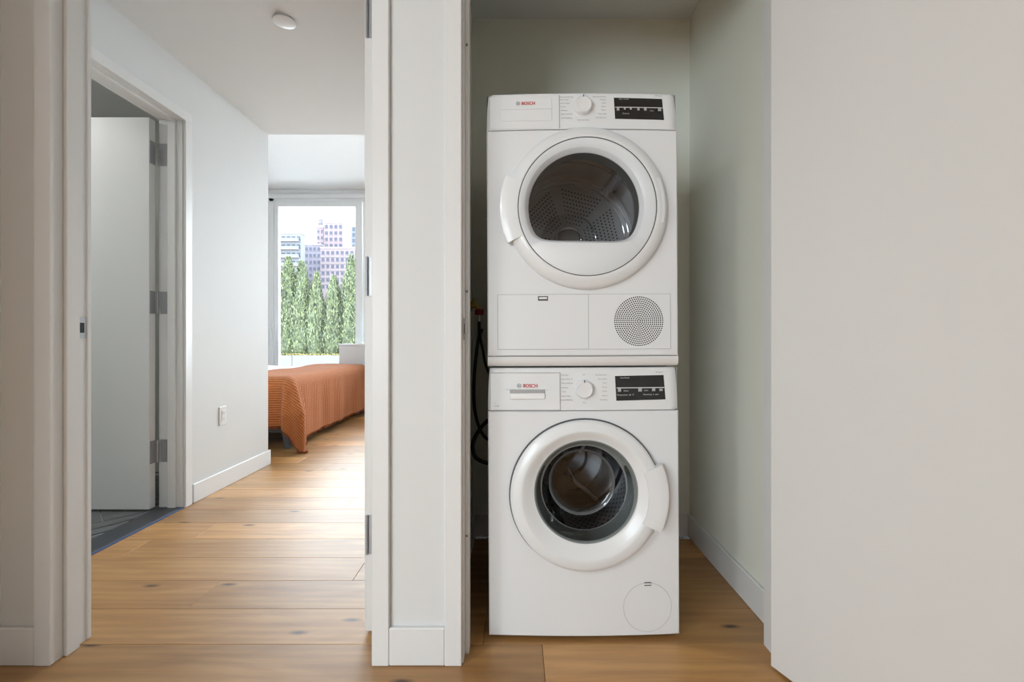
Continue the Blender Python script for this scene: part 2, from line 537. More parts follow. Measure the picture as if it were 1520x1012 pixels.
# herringbone tiles at 45 degrees
TW, TL, G = 0.102, 0.306, 0.005
def tile(cx, cy, horiz):
    # tile centre in the rotated frame -> world
    c, s = math.cos(PI / 4), math.sin(PI / 4)
    hx, hy = (TL / 2 - G / 2, TW / 2 - G / 2) if horiz else (TW / 2 - G / 2, TL / 2 - G / 2)
    v, f = boxd(-hx, hx, -hy, hy, -0.008, 0.0, 0.001)
    wx, wy = -2.12 + cx * c - cy * s, 2.424 + cx * s + cy * c
    if not (-3.0 < wx < HX2 - 0.02 and WB + 0.05 < wy < 3.2):
        return
    V = [(wx + x * c - y * s, wy + x * s + y * c, z) for x, y, z in v]
    if max(p[0] for p in V) > HX2 + 0.10:
        return
    V = [(min(p[0], HX2 - 0.002), p[1], p[2]) for p in V]
    build('tile', V, f, 'slate_tile', bfl)
for i in range(-14, 15):
    for j in range(-6, 7):
        # each pair: a lengthwise and a crosswise tile, stepping along the diagonal
        ax, ay = i * TW + j * TL, i * TW - j * TL
        tile(ax + TL / 2, ay + TW / 2, True)
        tile(ax + TW / 2, ay + TW + TL / 2, False)
# bedroom shell
struct(multibox('wall_bedroom_front', [(-4.6, HX2, HALL_END - 0.1, HALL_END, 0, H_BED), (-0.32, 2.0, HALL_END - 0.1, HALL_END, 0, H_BED)], 'bedroom_lit_white'))
struct(box('wall_bedroom_left', -4.7, -4.6, HALL_END - 0.1, BED_WIN_Y + 0.2, 0, H_BED, 'bedroom_lit_white'))
struct(box('wall_bedroom_right', 2.0, 2.1, HALL_END - 0.1, BED_WIN_Y + 0.2, 0, H_BED, 'bedroom_lit_white'))
struct(multibox('wall_bedroom_window', [
    (-4.6, WX0, BED_WIN_Y, BED_WIN_Y + 0.2, 0, H_BED), (WX1, 2.0, BED_WIN_Y, BED_WIN_Y + 0.2, 0, H_BED),
    (WX0, WX1, BED_WIN_Y, BED_WIN_Y + 0.2, 0, WZ0), (WX0, WX1, BED_WIN_Y, BED_WIN_Y + 0.2, WZ1, H_BED)], 'bedroom_lit_white'))
# bedroom window: white frame, mullion, two panes, lever handle
WY0, WY1 = BED_WIN_Y + 0.01, BED_WIN_Y + 0.10
win = struct(multibox('window_1', [
    (WX0, WX0 + 0.055, WY0, WY1, WZ0, WZ1), (WX1 - 0.055, WX1, WY0, WY1, WZ0, WZ1),
    (WX0, WX1, WY0, WY1, WZ1 - 0.05, WZ1), (WX0, WX1, WY0, WY1, WZ0, WZ0 + 0.05)], 'window_white'),
    'tall white framed bedroom window facing a green hedge')
multibox('sash', [(WX0 + 0.057, WX0 + 0.112, WY0 + 0.015, WY1 - 0.015, WZ0 + 0.05, WZ1 - 0.05), (-2.222, -2.135, WY0 - 0.012, WY1 - 0.015, WZ0 + 0.05, WZ1 - 0.05),
                  (WX0 + 0.112, -2.222, WY0 + 0.015, WY1 - 0.015, WZ1 - 0.12, WZ1 - 0.05), (WX0 + 0.112, -2.222, WY0 + 0.015, WY1 - 0.015, WZ0 + 0.05, WZ0 + 0.09)], 'window_white', win)
multibox('sash', [(-2.125, -2.07, WY0 + 0.015, WY1 - 0.015, WZ0 + 0.05, WZ1 - 0.05), (WX1 - 0.112, WX1 - 0.057, WY0 + 0.015, WY1 - 0.015, WZ0 + 0.05, WZ1 - 0.05),
                  (-2.07, WX1 - 0.112, WY0 + 0.015, WY1 - 0.015, WZ1 - 0.12, WZ1 - 0.05), (-2.07, WX1 - 0.112, WY0 + 0.015, WY1 - 0.015, WZ0 + 0.05, WZ0 + 0.09)], 'window_white', win)
box('pane', WX0 + 0.112, -2.222, WY0 + 0.04, WY0 + 0.046, WZ0 + 0.09, WZ1 - 0.12, 'window_glass', win)
box('pane', -2.07, WX1 - 0.112, WY0 + 0.04, WY0 + 0.046, WZ0 + 0.09, WZ1 - 0.12, 'window_glass', win)
v, f = join([tube_d(smooth_path([(-3.385, WY0, 1.1), (-3.385, WY0 - 0.05, 1.1), (-3.383, WY0 - 0.06, 1.07), (-3.37, WY0 - 0.06, 0.95)], 4), 0.012, 8),
             boxd(-3.41, -3.36, WY0 - 0.008, WY0 + 0.002, 1.02, 1.18, 0.004)])
build('window_handle', v, f, 'window_white', win, smooth=True)
box('head_track', WX0 - 0.02, WX1 + 0.02, BED_WIN_Y - 0.03, BED_WIN_Y, WZ1 - 0.02, WZ1 + 0.035, 'window_white', win, bev=0.004)
box('window_sill', WX0 - 0.02, WX1 + 0.02, BED_WIN_Y - 0.04, BED_WIN_Y + 0.01, WZ0 - 0.03, WZ0, 'window_white', win, bev=0.004)

# baseboards
BH, BT = 0.108, 0.014
def bboard(name, segs):
    """each segment is a box footprint; a thinner bevelled cap line runs along the top"""
    parts = []
    for (x0, x1, y0, y1) in segs:
        parts.append(boxd(x0, x1, y0, y1, 0, BH, 0.003))
    v, f = join(parts)
    return struct(build(name, v, f, 'trim_paint'))
bboard('baseboard_partition', [(STUB_X, -1.381, WF - BT, WF)])
bboard('baseboard_pillar', [(-0.363, -0.203, WF - BT, WF)])
bboard('baseboard_hall_left', [(HALL_X, HALL_X + BT, BD1 + 0.065, HALL_END + BT), (HALL_X - 0.3, HALL_X, HALL_END, HALL_END + BT)])
bboard('baseboard_closet_back', [(-0.205, 0.83, CLB - BT, CLB)])
bboard('baseboard_closet_right', [(0.83 - BT, 0.83, WB, CLB - BT)])
bboard('baseboard_closet_left', [(-0.205, -0.205 + BT, WB, CLB - BT)])
bboard('baseboard_hall_right', [(HALL_R - BT, HALL_R, WB + 0.02, HALL_END)])

# door frames: jamb (root), casings, stops, strike plate
CW, CT = 0.049, 0.015
def strike(name_parent, pts_box, hole_box):
    o = box('strike_plate', *pts_box, 'satin_steel', name_parent, bev=0.0006)
    o['label'] = 'small steel strike plate'
    h = box('latch_hole', *hole_box, 'hole_black', o)

# hall doorway (door swings into the hall)
t1 = struct(multibox('trim_1', [(DA0, DA0 + 0.007, WF, WB, 0, DOOR_H), (DA1 - 0.007, DA1, WF, WB, 0, DOOR_H), (DA0, DA1, WF, WB, DOOR_H, DOOR_H + 0.01)], 'trim_paint'),
            'white painted frame of the hall doorway')
for (ya, yb) in ((CF, WF), (WB, CB)):
    box('casing', DA0 - 0.036, DA0 + 0.013 - 0.002 + 0.0, ya, yb, 0, DOOR_H + 0.04, 'trim_paint', t1, bev=0.002)
    box('casing', -0.412 if ya == CF else DA1 + 0.005, -0.363, ya, yb, 0, DOOR_H + 0.04, 'trim_paint', t1, bev=0.002)
    box('casing', DA0 - 0.036, -0.363, ya, yb, DOOR_H + 0.0405, DOOR_H + 0.09, 'trim_paint', t1, bev=0.002)
box('door_stop', DA0 + 0.007, DA0 + 0.020, 1.394, 1.436, 0, DOOR_H, 'trim_paint', t1, bev=0.0015)
box('door_stop', DA1 - 0.020, DA1 - 0.007, 1.394, 1.436, 0, DOOR_H, 'trim_paint', t1, bev=0.0015)
box('door_stop', DA0 + 0.020, DA1 - 0.020, 1.394, 1.436, DOOR_H - 0.013, DOOR_H, 'trim_paint', t1, bev=0.0015)
jx = DA0 + 0.007
strike(t1, (jx, jx + 0.0015, 1.440, 1.470, 0.94, 1.005), (jx + 0.001, jx + 0.002, 1.447, 1.462, 0.957, 0.988))

# closet opening (door swings towards this room)
t2 = struct(multibox('trim_2', [(DB0, DB0 + 0.007, WF, WB, 0, DOOR_H), (DB1 - 0.007, DB1, WF, WB, 0, DOOR_H), (DB0, DB1, WF, WB, DOOR_H, DOOR_H + 0.01)], 'trim_paint'),
            'white painted frame of the laundry closet')
box('casing', -0.203, -0.1545, CF, WF, 0, DOOR_H + 0.04, 'trim_paint', t2, bev=0.002)
box('casing', DB1 + 0.0, DB1 + 0.049, CF, WF, 0, DOOR_H + 0.04, 'trim_paint', t2, bev=0.002)
box('casing', -0.203, DB1 + 0.049, CF, WF, DOOR_H + 0.0405, DOOR_H + 0.09, 'trim_paint', t2, bev=0.002)
SY0, SY1 = 1.404, 1.448
st = box('door_stop', DB0 + 0.007, DB0 + 0.019, SY0, SY1, 0, DOOR_H, 'trim_paint', t2, bev=0.0015)
box('door_stop', DB1 - 0.020, DB1 - 0.007, SY0, SY1, 0, DOOR_H, 'trim_paint', t2, bev=0.0015)
box('door_stop', DB0 + 0.019, DB1 - 0.020, SY0, SY1, DOOR_H - 0.013, DOOR_H, 'trim_paint', t2, bev=0.0015)
for z in (1.813, 1.08, 0.352):
    v, f = cyl_d((DB0 + 0.0125, SY0 + 0.0005, z), (0, -1, 0), 0.0042, 0.0028, 0.0045, 12)
    o = build('bumper', v, f, 'rubber_grey', st, smooth=True)
strike(t2, (DB0 + 0.007, DB0 + 0.0082, 1.362, 1.392, 0.935, 1.0), (DB0 + 0.0078, DB0 + 0.0086, 1.370, 1.384, 0.952, 0.983))

# bathroom door frame in the hall's left wall
t3 = struct(multibox('trim_3', [(HX2, HALL_X, BD1 - 0.008, BD1, 0, DOOR_H), (HX2, HALL_X, BD0, BD0 + 0.008, 0, DOOR_H), (HX2, HALL_X, BD0, BD1, DOOR_H, DOOR_H + 0.01)], 'trim_paint'),
            'white painted frame of the bathroom doorway')
for (xa, xb) in ((HALL_X, HALL_X + CT), (HX2 - CT, HX2)):
    box('casing', xa, xb, BD1 - 0.002 + 0.0, BD1 + 0.052, 0, DOOR_H + 0.0, 'trim_paint', t3, bev=0.002)
    box('casing', xa, xb, BD0 - 0.052, BD0 + 0.002, 0, DOOR_H + 0.0, 'trim_paint', t3, bev=0.002)
    box('casing', xa, xb, BD0 - 0.052, BD1 + 0.052, DOOR_H + 0.0005, DOOR_H + 0.053, 'trim_paint', t3, bev=0.002)
sx0, sx1 = HX2 + 0.046, HX2 + 0.088
box('door_stop', sx0, sx1, BD1 - 0.021, BD1 - 0.008, 0, DOOR_H, 'trim_paint', t3, bev=0.0015)
box('door_stop', sx0, sx1, BD0 + 0.008, BD0 + 0.021, 0, DOOR_H, 'trim_paint', t3, bev=0.0015)
box('door_stop', sx0, sx1, BD0 + 0.021, BD1 - 0.021, DOOR_H - 0.013, DOOR_H, 'trim_paint', t3, bev=0.0015)
th = struct(box('trim_threshold', HX2 - 0.01, HALL_X, BD0 + 0.008, BD1 - 0.008, -0.014, 0.006, 'threshold_stone', bev=0.002), 'dark stone threshold of the bathroom doorway')
o = box('edge_strip', HALL_X - 0.001, HALL_X + 0.012, BD0 + 0.008, BD1 - 0.008, 0.0, 0.005, 'tape_blue', th, bev=0.0008)
o['label'] = 'blue strip along the threshold edge'

# doors
HZ = (1.955, 1.137, 0.318)
def hinge(parent, leaf_boxes, pin, local=False, r=0.0055, screws=True):
    """two leaves and a knuckle at each of three heights"""
    for z in HZ:
        ps = [boxd(a, b, c, d, z - 0.062, z + 0.062, 0.0003) for (a, b, c, d) in leaf_boxes]
        v, f = join(ps)
        h = build('hinge', v, f, 'satin_steel', parent, local=local)
        h['label'] = 'satin steel hinge'
        vv, ff = join([cyl_d((pin[0], pin[1], z - 0.0615 + q * 0.0248), (0, 0, 1), r, r, 0.0238, 14) for q in range(5)])
        base = wloc(parent) if not local else Vector((0, 0, 0))
        k = build('knuckle', vv, ff, 'satin_steel', h, smooth=True)
        if local:
            # h sits in the door's own frame: re-express the knuckle there
            k.location = Vector(k.location) + wloc(h) - Vector(h.location)

# bathroom door, open 90 degrees into the bathroom
DX = HX2 - 0.020
d1 = struct(box('door_1', DX - 0.775, DX, 2.556, 2.600, 0.012, 2.138, 'door_paint_cool', bev=0.0015), 'grey white flush bathroom door standing open')
hinge(d1, [(DX, DX + 0.0025, 2.560, 2.598), (HX2 + 0.001, HX2 + 0.040, BD1 - 0.0105, BD1 - 0.008)], (DX + 0.008, 2.605))
v, f = join([cyl_d((DX - 0.71, 2.556, 0.97), (0, -1, 0), 0.025, 0.025, 0.008), cyl_d((DX - 0.71, 2.55, 0.97), (0, -1, 0), 0.009, 0.009, 0.05), boxd(DX - 0.72, DX - 0.59, 2.490, 2.503, 0.962, 0.978, 0.004)])
build('door_handle', v, f, 'satin_steel', d1)
# hall door, open 90 degrees against the hall's right wall: only its hinge edge shows
d2 = struct(box('door_2', -0.479, -0.435, 1.498, 2.395, 0.010, 2.138, 'door_paint', bev=0.0015), 'white hall door folded open along the wall, seen edge on')
hinge(d2, [(-0.474, -0.436, 1.4955, 1.498)], (-0.470, 1.4915), r=0.004)
# closet door, swung open towards the room by about 110 degrees
d3 = struct(empty('door_3', (0.727, 1.343, 0.0)), 'large flush white closet door swung open beside the machines')
d3.rotation_euler = (0, 0, math.radians(-(90 - 20.5)))
box('door_leaf', 0.0, 0.89, 0.0, 0.044, 0.008, 2.138, 'door_paint', d3, bev=0.0015, local=True)
v, f = join([cyl_d((0.82, -0.002, 0.97), (0, -1, 0), 0.025, 0.025, 0.006), cyl_d((0.82, 0, 0.97), (0, -1, 0), 0.009, 0.009, 0.05), boxd(0.70, 0.83, -0.062, -0.05, 0.962, 0.978, 0.004)])
build('door_handle', v, f, 'satin_steel', d3, local=True)
for z in HZ:
    v, f = join([boxd(-0.0025, 0.0, 0.004, 0.040, z - 0.062, z + 0.062, 0.0003)])
    h = build('hinge', v, f, 'satin_steel', d3, local=True)
    v, f = cyl_d((-0.008, 0.046, z - 0.062), (0, 0, 1), 0.0055, 0.0055, 0.124, 14)
    build('hinge_knuckle', v, f, 'satin_steel', d3, local=True, smooth=True)

# ------------------------------------------------------------------ washer and dryer
PXM = 474.0                        # px per metre on the machines' front plane
MY = F / PXM                       # its distance
LEAN = 0.005
HW, BOW = 0.2985, 0.010
def L(px, py):
    return ((px - (867.5 - (942 - py) * LEAN)) / PXM, EYE + (CY - py) / PXM)
def front(x, z=0):
    return -BOW * (1 - min(1.0, (x / HW) ** 2))

def drape(name, V2, Fc, m, parent, dz=0.0, lift=0.0006, surf=front):
    V = [(x, surf(x, z) - lift, z) for x, z in V2]
    return build(name, V, Fc, m, parent, local=True)

def grid2(x0, x1, z0, z1, nx=8, nz=2, skew=0.0):
    V, Fc = [], []
    for j in range(nz + 1):
        for i in range(nx + 1):
            V.append((x0 + (x1 - x0) * i / nx + skew * (1 - j / nz), z0 + (z1 - z0) * j / nz))
    for j in range(nz):
        for i in range(nx):
            a = j * (nx + 1) + i
            Fc.append([a, a + 1, a + nx + 2, a + nx + 1])
    return V, Fc

def slab(name, x0, x1, z0, z1, y_lift, m, parent, surf=front, nx=12, cham=0.0015, back=0.006):
    """a thin plate following the bowed front, with a chamfered rim"""
    V, Fc = [], []
    for (ins, off) in ((0, -back), (0, y_lift - cham), (cham, y_lift)):
        for j, z in enumerate((z0 + ins, z1 - ins)):
            for i in range(nx + 1):
                x = x0 + ins + (x1 - x0 - 2 * ins) * i / nx
                V.append((x, surf(x, z) - off, z))
    n = nx + 1
    def idx(l, j, i): return l * 2 * n + j * n + i
    for i in range(nx):
        Fc.append([idx(2, 0, i), idx(2, 0, i + 1), idx(2, 1, i + 1), idx(2, 1, i)])
        for l in (0, 1):
            Fc.append([idx(l, 0, i), idx(l, 0, i + 1), idx(l + 1, 0, i + 1), idx(l + 1, 0, i)])
            Fc.append([idx(l, 1, i + 1), idx(l, 1, i), idx(l + 1, 1, i), idx(l + 1, 1, i + 1)])
    for l in (0, 1):
        Fc.append([idx(l, 0, 0), idx(l + 1, 0, 0), idx(l + 1, 1, 0), idx(l, 1, 0)])
        Fc.append([idx(l, 0, nx), idx(l, 1, nx), idx(l + 1, 1, nx), idx(l + 1, 0, nx)])
    return build(name, V, Fc, m, parent, local=True)

def front_panel(name, x0, x1, z0, z1, cx, cz, r, m, parent):
    ang = sorted([2 * PI * i / 96 for i in range(96)] + [math.atan2(z - cz, x - cx) % (2 * PI) for x in (x0, x1) for z in (z0, z1)])
    def rect(a, ins):
        c, s = math.cos(a), math.sin(a)
        t = []
        if abs(c) > 1e-9: t.append(((x1 - ins - cx) if c > 0 else (x0 + ins - cx)) / c)
        if abs(s) > 1e-9: t.append(((z1 - ins - cz) if s > 0 else (z0 + ins - cz)) / s)
        k = min(t)
        return cx + k * c, cz + k * s
    n = len(ang)
    V, Fc = [], []
    rings = [('hole', 0.04)] + [('t', t / 8) for t in range(9)] + [('edge', 0.0035), ('edge', 0.03)]
    for kind, q in rings:
        for a in ang:
            ix, iz = cx + r * math.cos(a), cz + r * math.sin(a)
            ox, oz = rect(a, 0.0035)
            if kind == 'hole': V.append((ix, q, iz))
            elif kind == 't':
                x, z = ix + (ox - ix) * q, iz + (oz - iz) * q
                V.append((x, front(x), z))
            else:
                x, z = rect(a, 0.0)
                V.append((x, front(x) + q, z))
    for j in range(len(rings) - 1):
        for i in range(n):
            i2 = (i + 1) % n
            Fc.append([j * n + i, j * n + i2, (j + 1) * n + i2, (j + 1) * n + i])
    return build(name, V, Fc, m, parent, local=True, smooth=True)

def fascia(parent, z0, z1, m='white_plastic'):
    """control panel: bowed, leaning back a little towards the top, rounded top edge"""
    prof = [(0.020, z0), (0.002, z0), (0.0, z0 + 0.002)]
    h = z1 - z0
    for t in (0.15, 0.3, 0.45, 0.6, 0.75, 0.88):
        prof.append((0.004 * t * t, z0 + h * t))
    for t in range(1, 6):
        a = t / 5 * PI / 2
        prof.append((0.0036 + 0.010 * (1 - math.cos(a)), z1 - 0.010 + 0.010 * math.sin(a)))
    prof.append((0.06, z1))
    nx = 40
    V, Fc = [], []
    xs = []
    for i in range(nx + 1):
        t = -1 + 2 * i / nx
        xs.append(t)
    for (py, pz) in prof:
        k = (pz - z0) / h
        hw = HW - 0.006 * max(0, k) ** 2.5
        for t in xs:
            x = t * hw
            edge = max(0, abs(x) - (hw - 0.012)) / 0.012
            V.append((x, front(x) + py + 0.012 * (1 - math.sqrt(max(0, 1 - edge ** 2))) if py < 0.05 else py, pz))
    n = nx + 1
    for j in range(len(prof) - 1):
        for i in range(nx):
            Fc.append([j * n + i, j * n + i + 1, (j + 1) * n + i + 1, (j + 1) * n + i])
    build('control_panel', V, Fc, m, parent, local=True, smooth=True)
    def surf(x, z):
        t = max(0.0, (z - z0) / h)
        return front(x) + 0.004 * t * t
    return surf

def body(parent, z0, z1, depth=0.595):
    x0, x1, y0, y1 = -HW + 0.001, HW - 0.001, 0.012, depth
    V = [(x0, y0, z0), (x1, y0, z0), (x1, y1, z0), (x0, y1, z0), (x0, y0, z1), (x1, y0, z1), (x1, y1, z1), (x0, y1, z1)]
    return build('cabinet', V, [[0, 3, 2, 1], [4, 5, 6, 7], [1, 2, 6, 5], [0, 4, 7, 3], [2, 3, 7, 6]], 'enamel', parent, local=True)

def logo(parent, px, py, surf, s, o0=0.0):
    """grey ringed emblem and the red maker's name; px,py is the left end of the emblem"""
    x, z = L(px, py)
    z -= o0
    r = 0.0066 * s
    cx = x + r
    V, Fc = [], []
    def ring(ra, rb, n=28, a0=0, a1=2 * PI):
        b = len(V)
        for i in range(n + 1):
            a = a0 + (a1 - a0) * i / n
            V.append((cx + ra * math.cos(a), z + ra * math.sin(a)))
            V.append((cx + rb * math.cos(a), z + rb * math.sin(a)))
        for i in range(n):
            Fc.append([b + 2 * i, b + 2 * i + 1, b + 2 * i + 3, b + 2 * i + 2])
    ring(r, r * 0.82)
    def bar(x0, x1, z0, z1):
        b = len(V)
        V.extend([(cx + x0 * r, z + z0 * r), (cx + x1 * r, z + z0 * r), (cx + x1 * r, z + z1 * r), (cx + x0 * r, z + z1 * r)])
        Fc.append([b, b + 1, b + 2, b + 3])
    bar(-0.48, -0.26, -0.72, 0.72); bar(0.26, 0.48, -0.72, 0.72); bar(-0.26, 0.26, -0.1, 0.1)
    drape('emblem', V, Fc, 'grey_print', parent, surf=surf, lift=0.0012)
    V, Fc = text_d('BOSCH', 0.0150 * s, bold=0.00022)
    tw = max(v[0] for v in V)
    k = 0.0445 * s / tw
    V = [(cx + r + 0.0052 * s + a * k, z - 0.0054 * s + b) for a, b in V]
    drape('maker_name', V, Fc, 'red_print', parent, surf=surf, lift=0.0012)

def knob(parent, px, py, surf, o0):
    x, z = L(px, py)
    z -= o0
    y = surf(x, z)
    k = lathe('program_knob', [(0.0300, 0.001), (0.0290, -0.002), (0.0275, -0.012), (0.0262, -0.0165), (0.0235, -0.0185), (0.0215, -0.0178), (0.010, -0.0172), (0.0005, -0.0170)], x, z, 'white_plastic', parent, y0=y, seg=48, cap=True)
    v, f = boxd(x - 0.0012, x + 0.0012, y - 0.0200, y - 0.0110, z + 0.0215, z + 0.0288, 0.0003)
    c = Vector(k.location)
    build('pointer', [tuple(Vector(q) - c) for q in v], f, 'seam_dark', k, local=True)

def words(parent, items, surf, o0, size, m='grey_print', name='program_print'):
    """printed words: (text, px, py, align)"""
    VV, FF = [], []
    for s, px, py, al in items:
        x, z = L(px, py)
        z -= o0
        V, Fc = text_d(s, size, align=al)
        b = len(VV)
        VV += [(x + a, z - size * 0.35 + q) for a, q in V]
        FF += [[i + b for i in p] for p in Fc]
    return tag(drape(name, VV, FF, m, parent, surf=surf, lift=0.0009), kind='stuff')

def rects(parent, items, surf, o0, m, name, lift=0.0006):
    VV, FF = [], []
    for (ax, ay, bx, by) in items:
        x0, z1 = L(ax, ay)
        x1, z0 = L(bx, by)
        V, Fc = grid2(x0, x1, z0 - o0, z1 - o0, 20, 6)
        b = len(VV)
        VV += V
        FF += [[i + b for i in p] for p in Fc]
    o = drape(name, VV, FF, m, parent, surf=surf, lift=lift)
    return tag(o, kind='stuff') if name == 'display_keys' else o

def display(parent, corners, surf, o0):
    """black display plate given by its four px corners tl, tr, br, bl"""
    P = [L(*c) for c in corners]
    P = [(x, z - o0) for x, z in P]
    nx = 10
    V, Fc = [], []
    for j, (a, b) in enumerate(((P[3], P[2]), (P[0], P[1]))):
        for i in range(nx + 1):
            t = i / nx
            V.append((a[0] + (b[0] - a[0]) * t, a[1] + (b[1] - a[1]) * t))
    n = nx + 1
    for i in range(nx):
        Fc.append([i, i + 1, n + i + 1, n + i])
    m3 = [(x, surf(x, z) - 0.0012, z) for x, z in V] + [(x, surf(x, z) + 0.001, z) for x, z in V]
    k = len(V)
    F3 = [list(p) for p in Fc]
    rim = list(range(n)) + list(range(2 * n - 1, n - 1, -1))
    for i in range(len(rim)):
        a, b = rim[i], rim[(i + 1) % len(rim)]
        F3.append([a, a + k, b + k, b])
    return build('display', m3, F3, 'display_black', parent, local=True)

def sector_handle(name, parent, cx, cz, r0, r1, a0, a1, y0, yin, yout, m):
    """grip that follows the door rim: an annular sector with rounded outer edge"""
    prof = [(r0, y0 + 0.004), (r0, yin), (r0 + (r1 - r0) * 0.5, (yin + yout) / 2 - 0.001), (r1 - 0.010, yout), (r1 - 0.003, yout + 0.003), (r1, yout + 0.010), (r1 - 0.004, y0 - 0.004), (r1 - 0.02, y0 - 0.002)]
    seg = 24
    V, Fc = lathe_d(prof, cx, cz, 0, seg, None, a0, a1)
    n = seg + 1
    Fc.append([j * n for j in range(len(prof))])
    Fc.append([j * n + seg for j in range(len(prof))][::-1])
    return build(name, V, Fc, m, parent, local=True, smooth=True)

def discs(items, n=8):
    """flat little discs: (centre, normal, radius)"""
    V, Fc = [], []
    for c, nrm, r in items:
        c, nrm = Vector(c), Vector(nrm).normalized()
        a = nrm.orthogonal().normalized()
        b = nrm.cross(a)
        k = len(V)
        V += [tuple(c + (a * math.cos(2 * PI * i / n) + b * math.sin(2 * PI * i / n)) * r) for i in range(n)]
        Fc.append(list(range(k, k + n)))
    return V, Fc

GROUP = None
# ---------- washer
wz = L(866, 942)[1]
washer = empty('washing_machine', ((867.5 - CX) / PXM, MY, 0.0), 'white front loading washer at the bottom of the stack, with steel drum window', 'washing machine')
washer.rotation_euler = (0, -LEAN, 0)
W_TOP = L(866, 545.5)[1]
SEAM = L(866, 609)[1]
body(washer, wz, W_TOP - 0.002)
for sx in (-1, 1):
    for yy in (0.06, 0.54):
        v, f = join([cyl_d((sx * 0.255, yy, wz + 0.004), (0, 0, -1), 0.008, 0.008, 0.008, 12), cyl_d((sx * 0.255, yy, wz - 0.0045), (0, 0, -1), 0.017, 0.019, wz - 0.0045 - 0.0014 * (1 if sx < 0 else -0.9) * -1 - 0.0, 16)])
        build('foot', v, f, 'rubber_black', washer, local=True, smooth=True)
wcx, wcz = L(868, 732)
front_panel('front_panel', -HW, HW, wz, SEAM - 0.001, wcx, wcz, 0.215, 'enamel', washer)
wsurf = fascia(washer, SEAM + 0.001, W_TOP)
box('seam', -HW + 0.006, HW - 0.006, 0.006, 0.02, SEAM - 0.004, SEAM + 0.004, 'seam_dark', washer, local=True)
# detergent drawer
ax, az1 = L(727.5, 553); bx, az0 = L(831, 608)
rects(washer, [(726.8, 552.2, 832.0, 608.6)], wsurf, 0, 'seam_grey', 'drawer_gap', lift=0.0009)
drawer = slab('detergent_drawer', ax + 0.0005, bx - 0.0005, az0 + 0.0012, az1 - 0.0005, 0.0022, 'white_plastic', washer, surf=wsurf, nx=20, cham=0.001)
dl = Vector(drawer.location)
def dsurf(x, z): return wsurf(x, z) - 0.0022
rx0, rz1 = L(757, 577); rx1, rz0 = L(808.5, 591)
# grip recess: dark upper mouth, pale lower lip
V = []; ym = dsurf((rx0 + rx1) / 2, rz0)
hz = rz0 + (rz1 - rz0) * 0.60
v, f = join([boxd(rx0, rx1, ym - 0.0026, ym + 0.001, hz, rz1, 0.0005)])
build('grip_mouth', [tuple(Vector(q) - dl) for q in v], f, 'seam_grey', drawer, local=True)
v, f = join([boxd(rx0, rx1, ym - 0.0060, ym + 0.001, rz0, hz, 0.0012), boxd(rx0 - 0.014, rx1 + 0.014, ym - 0.0042, ym + 0.001, rz1, rz1 + 0.0014, 0.0004)])
build('grip', [tuple(Vector(q) - dl) for q in v], f, 'chin_plastic', drawer, local=True)
logo(washer, 767.5, 571.5, lambda x, z: dsurf(x, z), 1.0)
words(washer, [('A-20%', 737.5, 601.5, 'CENTER'), ('\u25AD', 735, 597, 'CENTER')], dsurf, 0, 0.006)
words(washer, [('Rinse/Spin', 832.5, 556, 'LEFT'), ('Super Quick 15', 832.5, 562, 'LEFT'), ('Power Wash 60', 832.5, 568, 'LEFT'), ('Delicates', 833, 574.5, 'LEFT'), ('Wool', 833, 580.5, 'LEFT'),
               ('Active Wear', 833, 587, 'LEFT'), ('Jumbo/Bedding', 833, 592.5, 'LEFT'), ('Off', 866, 555.5, 'CENTER'), ('Spin', 867, 596.5, 'CENTER'),
               ('Normal/Cotton', 900, 556, 'RIGHT'), ('Normal/Eco', 900, 562, 'RIGHT'), ('Perm', 900, 568, 'RIGHT'), ('Towels', 900, 574, 'RIGHT'), ('Mixed', 900, 580, 'RIGHT'), ('Sanitary', 901, 586.5, 'RIGHT'), ('Drain/Spin', 901, 592.5, 'RIGHT'),
               ('500 Series', 984, 552.5, 'RIGHT')], wsurf, 0, 0.0056)
knob(washer, 866, 577, wsurf, 0)
dsp = display(washer, [(912.2, 558), (984.8, 557), (987.4, 593), (914, 594.3)], wsurf, 0)
def psurf(x, z): return wsurf(x, z) - 0.0012
rects(washer, [(914.3, 574.7, 985.5, 576.1)], psurf, 0, 'display_print', 'display_line')
rects(washer, [(916.2, 576, 921, 581), (946.5, 576, 952, 581), (967, 576, 972, 580.5), (978, 577, 983, 580.5)], psurf, 0, 'seam_grey', 'display_keys')
words(washer, [('Start/Reset', 920, 560.5, 'LEFT'), ('Select', 924.5, 579.5, 'LEFT'), ('Start', 955.5, 579.2, 'LEFT'), ('Temperature  60  °F', 914.6, 585.6, 'LEFT'), ('Remaining  h  min', 954, 585.2, 'LEFT'), ('\u2022 \u2022', 974, 585.2, 'LEFT')], psurf, 0, 0.0064, 'display_print', 'display_text')
# door
Y0 = -0.010
lathe('door_gap_dark', [(0.2360, 0.010), (0.2365, -0.0025), (0.2340, -0.0045), (0.2300, -0.004)], wcx - 0.0005, wcz + 0.0008, 'seam_dark', washer, y0=Y0)  # dark ring standing in for the shaded gap round the door
wdoor = lathe('door', [(0.2325, 0.004), (0.2332, -0.010), (0.2318, -0.0165), (0.2280, -0.0205), (0.2200, -0.0240), (0.2060, -0.0275), (0.1990, -0.0285), (0.1960, -0.0278),
                       (0.1850, -0.0220), (0.1700, -0.0135), (0.1640, -0.0105), (0.1605, -0.0095)], wcx, wcz, 'white_plastic', washer, y0=Y0,
              rfun=None)
wdl = Vector(wdoor.location)
def on_door(o):                      # hand a machine-level mesh over to the door
    o.parent = wdoor
    o.location = Vector(o.location) - wdl
    return o
bcx, bcz = L(868.5, 727)
